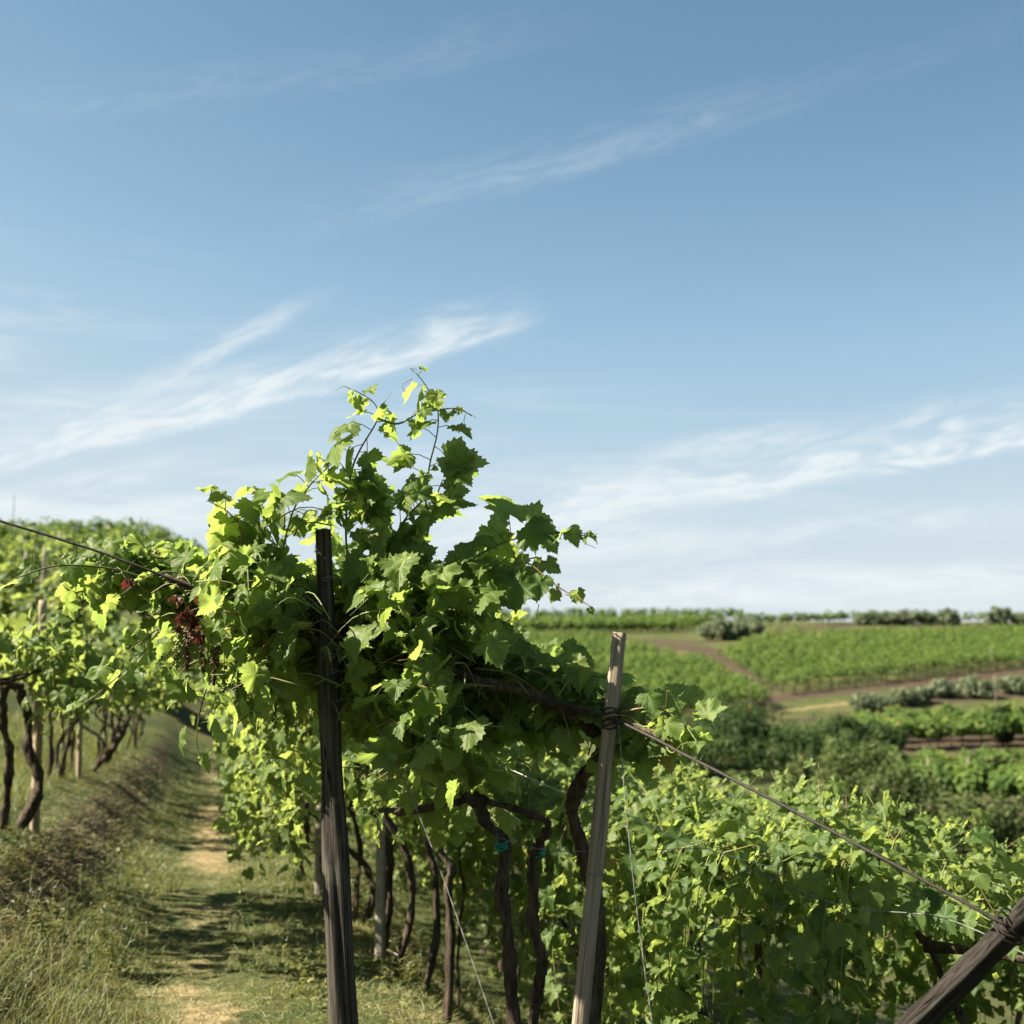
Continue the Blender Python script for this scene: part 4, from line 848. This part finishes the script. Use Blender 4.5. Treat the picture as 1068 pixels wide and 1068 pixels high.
# ---------------------------------------------------------------- grass, straw and weeds
BLADE = [(np.array([(-.5, 0, 0), (.5, 0, 0), (.32, .55, .06), (-.32, .55, .06), (0, 1, .28)], float), np.array([(0, 1, 2), (0, 2, 3), (3, 2, 4)])),
         (np.array([(-.5, 0, 0), (.5, 0, 0), (.30, .5, .12), (-.30, .5, .12), (0, .92, .5)], float), np.array([(0, 1, 2), (0, 2, 3), (3, 2, 4)]))]
def blades(name, n, pick, hfn, wide, mat, seed, lean):
    r = np.random.default_rng(seed); X, Y = pick(r, n); Z = gz(X, Y); n = len(X)
    h = hfn(r, X, Y); a = r.uniform(0, 6.28, n); d = np.column_stack([np.cos(a), np.sin(a), 0 * a])
    tip = nrm(np.array((0, 0, 1.0)) + d * (lean * r.uniform(.2, 1.3, n))[:, None]); nm = nrm(np.cross(tip, np.cross(d, tip) + 1e-6)); sd = nrm(np.cross(tip, nm)); ro = r.uniform(-1.3, 1.3, n)[:, None]; sd = sd * np.cos(ro) + nm * np.sin(ro)
    w = wide * r.uniform(.6, 1.4, n) * (1 + Y / 22)
    var = r.integers(0, 2, n); V = []; T = []; A = []; off = 0; tint = np.clip(r.normal(.45, .25, n), 0, 1)
    for k, (tv, tf) in enumerate(BLADE):
        m = np.where(var == k)[0]
        v = np.column_stack([X, Y, Z - .01])[m][:, None] + tv[None, :, 0:1] * (w[m][:, None] * sd[m])[:, None] + tv[None, :, 1:2] * (h[m][:, None] * tip[m])[:, None] + tv[None, :, 2:3] * (h[m][:, None] * nm[m])[:, None]
        V.append(v.reshape(-1, 3)); T.append((tf[None] + (np.arange(len(m)) * 5)[:, None, None] + off).reshape(-1, 3))
        lc = np.zeros((len(m), 5, 3)); lc[..., 2] = tint[m][:, None]; A.append(lc.reshape(-1, 3)); off += len(m) * 5
    return setting(link(name, make_mesh(name, np.vstack(V), [np.vstack(T)], lc=np.vstack(A), smooth=False), M[mat]), 'stuff')
def in_view(r, n, s0, s1, y0, y1):
    Y = y0 * (y1 / y0) ** r.uniform(0, 1, n * 3); X = r.uniform(-.42, .40, n * 3) * Y; s = X + .2 * Y
    m = (s > s0) & (s < s1); return X[m][:n], Y[m][:n]
def patchy(X, Y): return .5 + .5 * np.clip(wob(X, Y, .42) * 2.2, -1, 1)
def pick_green(r, n):
    X, Y = in_view(r, int(n * 2.2), -3.6, 3.4, 4.6, 32); s = X + .2 * Y
    dens = np.clip(.15 + .75 * patchy(X, Y) - .75 * np.exp(-((s + .08) / .22) ** 2) - .8 * np.exp(-((s + 1.1) / .32) ** 2), .04, 1); m = r.uniform(size=len(X)) < dens; return X[m][:n], Y[m][:n]
blades('grass', 120000, pick_green, lambda r, X, Y: (.035 + .07 * r.uniform(size=len(X)) ** 2 + .09 * sstep(-.5, -1.0, X + .2 * Y) * sstep(-2.2, -1.4, X + .2 * Y) * 0 + .05 * sstep(-.35, -.7, X + .2 * Y) * sstep(-1.5, -1.0, X + .2 * Y) * patchy(X, Y) * r.uniform(size=len(X))), .0042, 'grass', 31, .8)
blades('dry_grass', 110000, lambda r, n: in_view(r, n, -1.6, 1.9, 4.6, 26), lambda r, X, Y: .03 + .07 * r.uniform(size=len(X)), .003, 'straw', 32, 3.5)
def pick_tall(r, n):
    X, Y = in_view(r, n * 4, -1.15, -.15, 5.0, 12); m = r.uniform(size=len(X)) < np.clip(wob(X, Y, .30) * 2.5 + .35 - .5 * sstep(7, 12, Y), 0, 1); return X[m][:n], Y[m][:n]
blades('tall_grass', 5200, pick_tall, lambda r, X, Y: .06 + .15 * r.uniform(size=len(X)) ** 2, .0034, 'grass', 33, .45)
blades('dry_stalks', 900, pick_tall, lambda r, X, Y: .10 + .18 * r.uniform(size=len(X)), .0022, 'straw', 36, .4)
def pick_bank(r, n): return in_view(r, n, -3.4, -1.65, 8, 30)
blades('terrace_grass', 30000, pick_bank, lambda r, X, Y: .08 + .24 * r.uniform(size=len(X)) ** 1.5, .0045, 'grass', 34, .5)
# low broad-leaved weeds in patches between the blades
def ground_leaves(name, n, s0, s1, y0, y1, size, seed):
    r = np.random.default_rng(seed); X, Y = in_view(r, n * 4, s0, s1, y0, y1); m = r.uniform(size=len(X)) < np.clip(wob(X, Y, .19) * 3 - .1, 0, 1); X, Y = X[m][:n], Y[m][:n]; n = len(X)
    a = r.uniform(0, 6.28, n); d = np.column_stack([np.cos(a), np.sin(a), r.uniform(-.1, .7, n)])
    pos = np.column_stack([X, Y, gz(X, Y) + r.uniform(.01, .11, n) * np.clip(wob(X, Y, .25) + .8, .3, 2)])
    setting(link(name, scatter(name, MID + SLIM * 3, pos, np.column_stack([-d[:, 0] * .5, -d[:, 1] * .5, np.ones(n)]) + .3 * r.normal(size=(n, 3)), d, size * r.uniform(.5, 1.5, n), np.clip(r.normal(.5, .3, n), 0, 1), r), M['grass']), 'stuff')
ground_leaves('low_weeds', 3500, -.95, -.40, 4.6, 16, .026, 51)
ground_leaves('low_weeds', 5000, .35, 2.2, 4.6, 16, .026, 53)
# flowering weeds standing in the grass
def weed(label, base, h, seed, group='flowering weeds in the path grass'):
    r = np.random.default_rng(seed); root = thing('wild_flower_plant', label, 'weed', base, group); L = [[], [], []]
    for k in range(r.integers(3, 6)):
        e = np.array((r.normal() * .07, r.normal() * .07, h * r.uniform(.7, 1.05))); o0 = np.array((r.normal() * .02, r.normal() * .02, -.02))
        mb = MB(); p = spline([o0, o0 + e * .5 + r.normal(size=3) * .01, o0 + e], 12); mb.tube(p, np.linspace(.0032, .0016, 12), 5); st = link('stem', mb.mesh('stem'), M['stem'], root)
        for j in range(20):
            f_ = r.uniform(.05, .92); c = p[int(f_ * 11)]; a = r.uniform(0, 6.28); L[0].append(c); L[1].append((math.cos(a) * -.4, math.sin(a) * -.4, 1)); L[2].append((math.cos(a), math.sin(a), .7))
        for j in range(2):
            c = p[-1] + r.normal(size=3) * (.012, .012, .010) + (0, 0, .006); mf = MB()
            th = np.linspace(0, 6.283, 9)[:-1]; ring = np.column_stack([np.cos(th), np.sin(th), .3 + 0 * th]) * .0045 * r.uniform(.7, 1.2)
            mf.tube([p[-1], (p[-1] + c) / 2, c], .0009, 8, cap=False); mf.q[-1] = mf.q[-1]; k0 = 16
            mf.V[-1] = np.vstack([mf.V[-1], c + ring]); mf.n += 8; ii = np.arange(8); mf.q.append(np.stack([k0 + ii, k0 + (ii + 1) % 8, 24 + (ii + 1) % 8, 24 + ii], 1)); mf.t.append(np.array([(24, 24 + i, 25 + i) for i in range(1, 7)]))
            link('flower', mf.mesh('flower', smooth=False), M['flower'], st)
    n = len(L[0]); link('leaves', scatter('leaves', SLIM, np.array(L[0]), np.array(L[1]), np.array(L[2]), r.uniform(.03, .06, n), r.uniform(.2, .9, n), r), M['grass'], root)
for i, (px, py, h, where) in enumerate(((28, 1010, .36, 'tall weed with white buds nearest left edge'), (52, 1000, .38, 'tallest white-budded weed at lower left'), (66, 990, .32, 'white-budded weed right of the tallest one'), (12, 900, .34, 'leafy pale weed on the bank at left edge'), (30, 915, .26, 'short leafy weed on the bank'),
        (108, 985, .26, 'slim weed between the two grass clumps'), (122, 935, .28, 'seedy weed at the crest of the worn bank'), (134, 925, .28, 'white-tipped weed beside the seedy one'), (92, 945, .26, 'thin weed on the brown bank'), (180, 930, .24, 'lone weed left of the worn track'),
        (140, 905, .22, 'weed on the shaded grass left of track'), (110, 1010, .24, 'bushy green weed at lower left'), (125, 1015, .24, 'second bushy green weed at lower left'), (238, 985, .20, 'small weed right of the worn track'), (660, 1040, .34, 'flowering weed at the foot of pale grey post'), (640, 1030, .30, 'weed beside the pale grey post'), (700, 1050, .34, 'weed under the lower row by the hanging wire'),
        (326, 1010, .2, 'weed left of the dark split post'), (424, 1030, .2, 'weed between dark post and leaning trunk'))):
    b = hit(px, py); weed(where, b, h, 1000 + i)
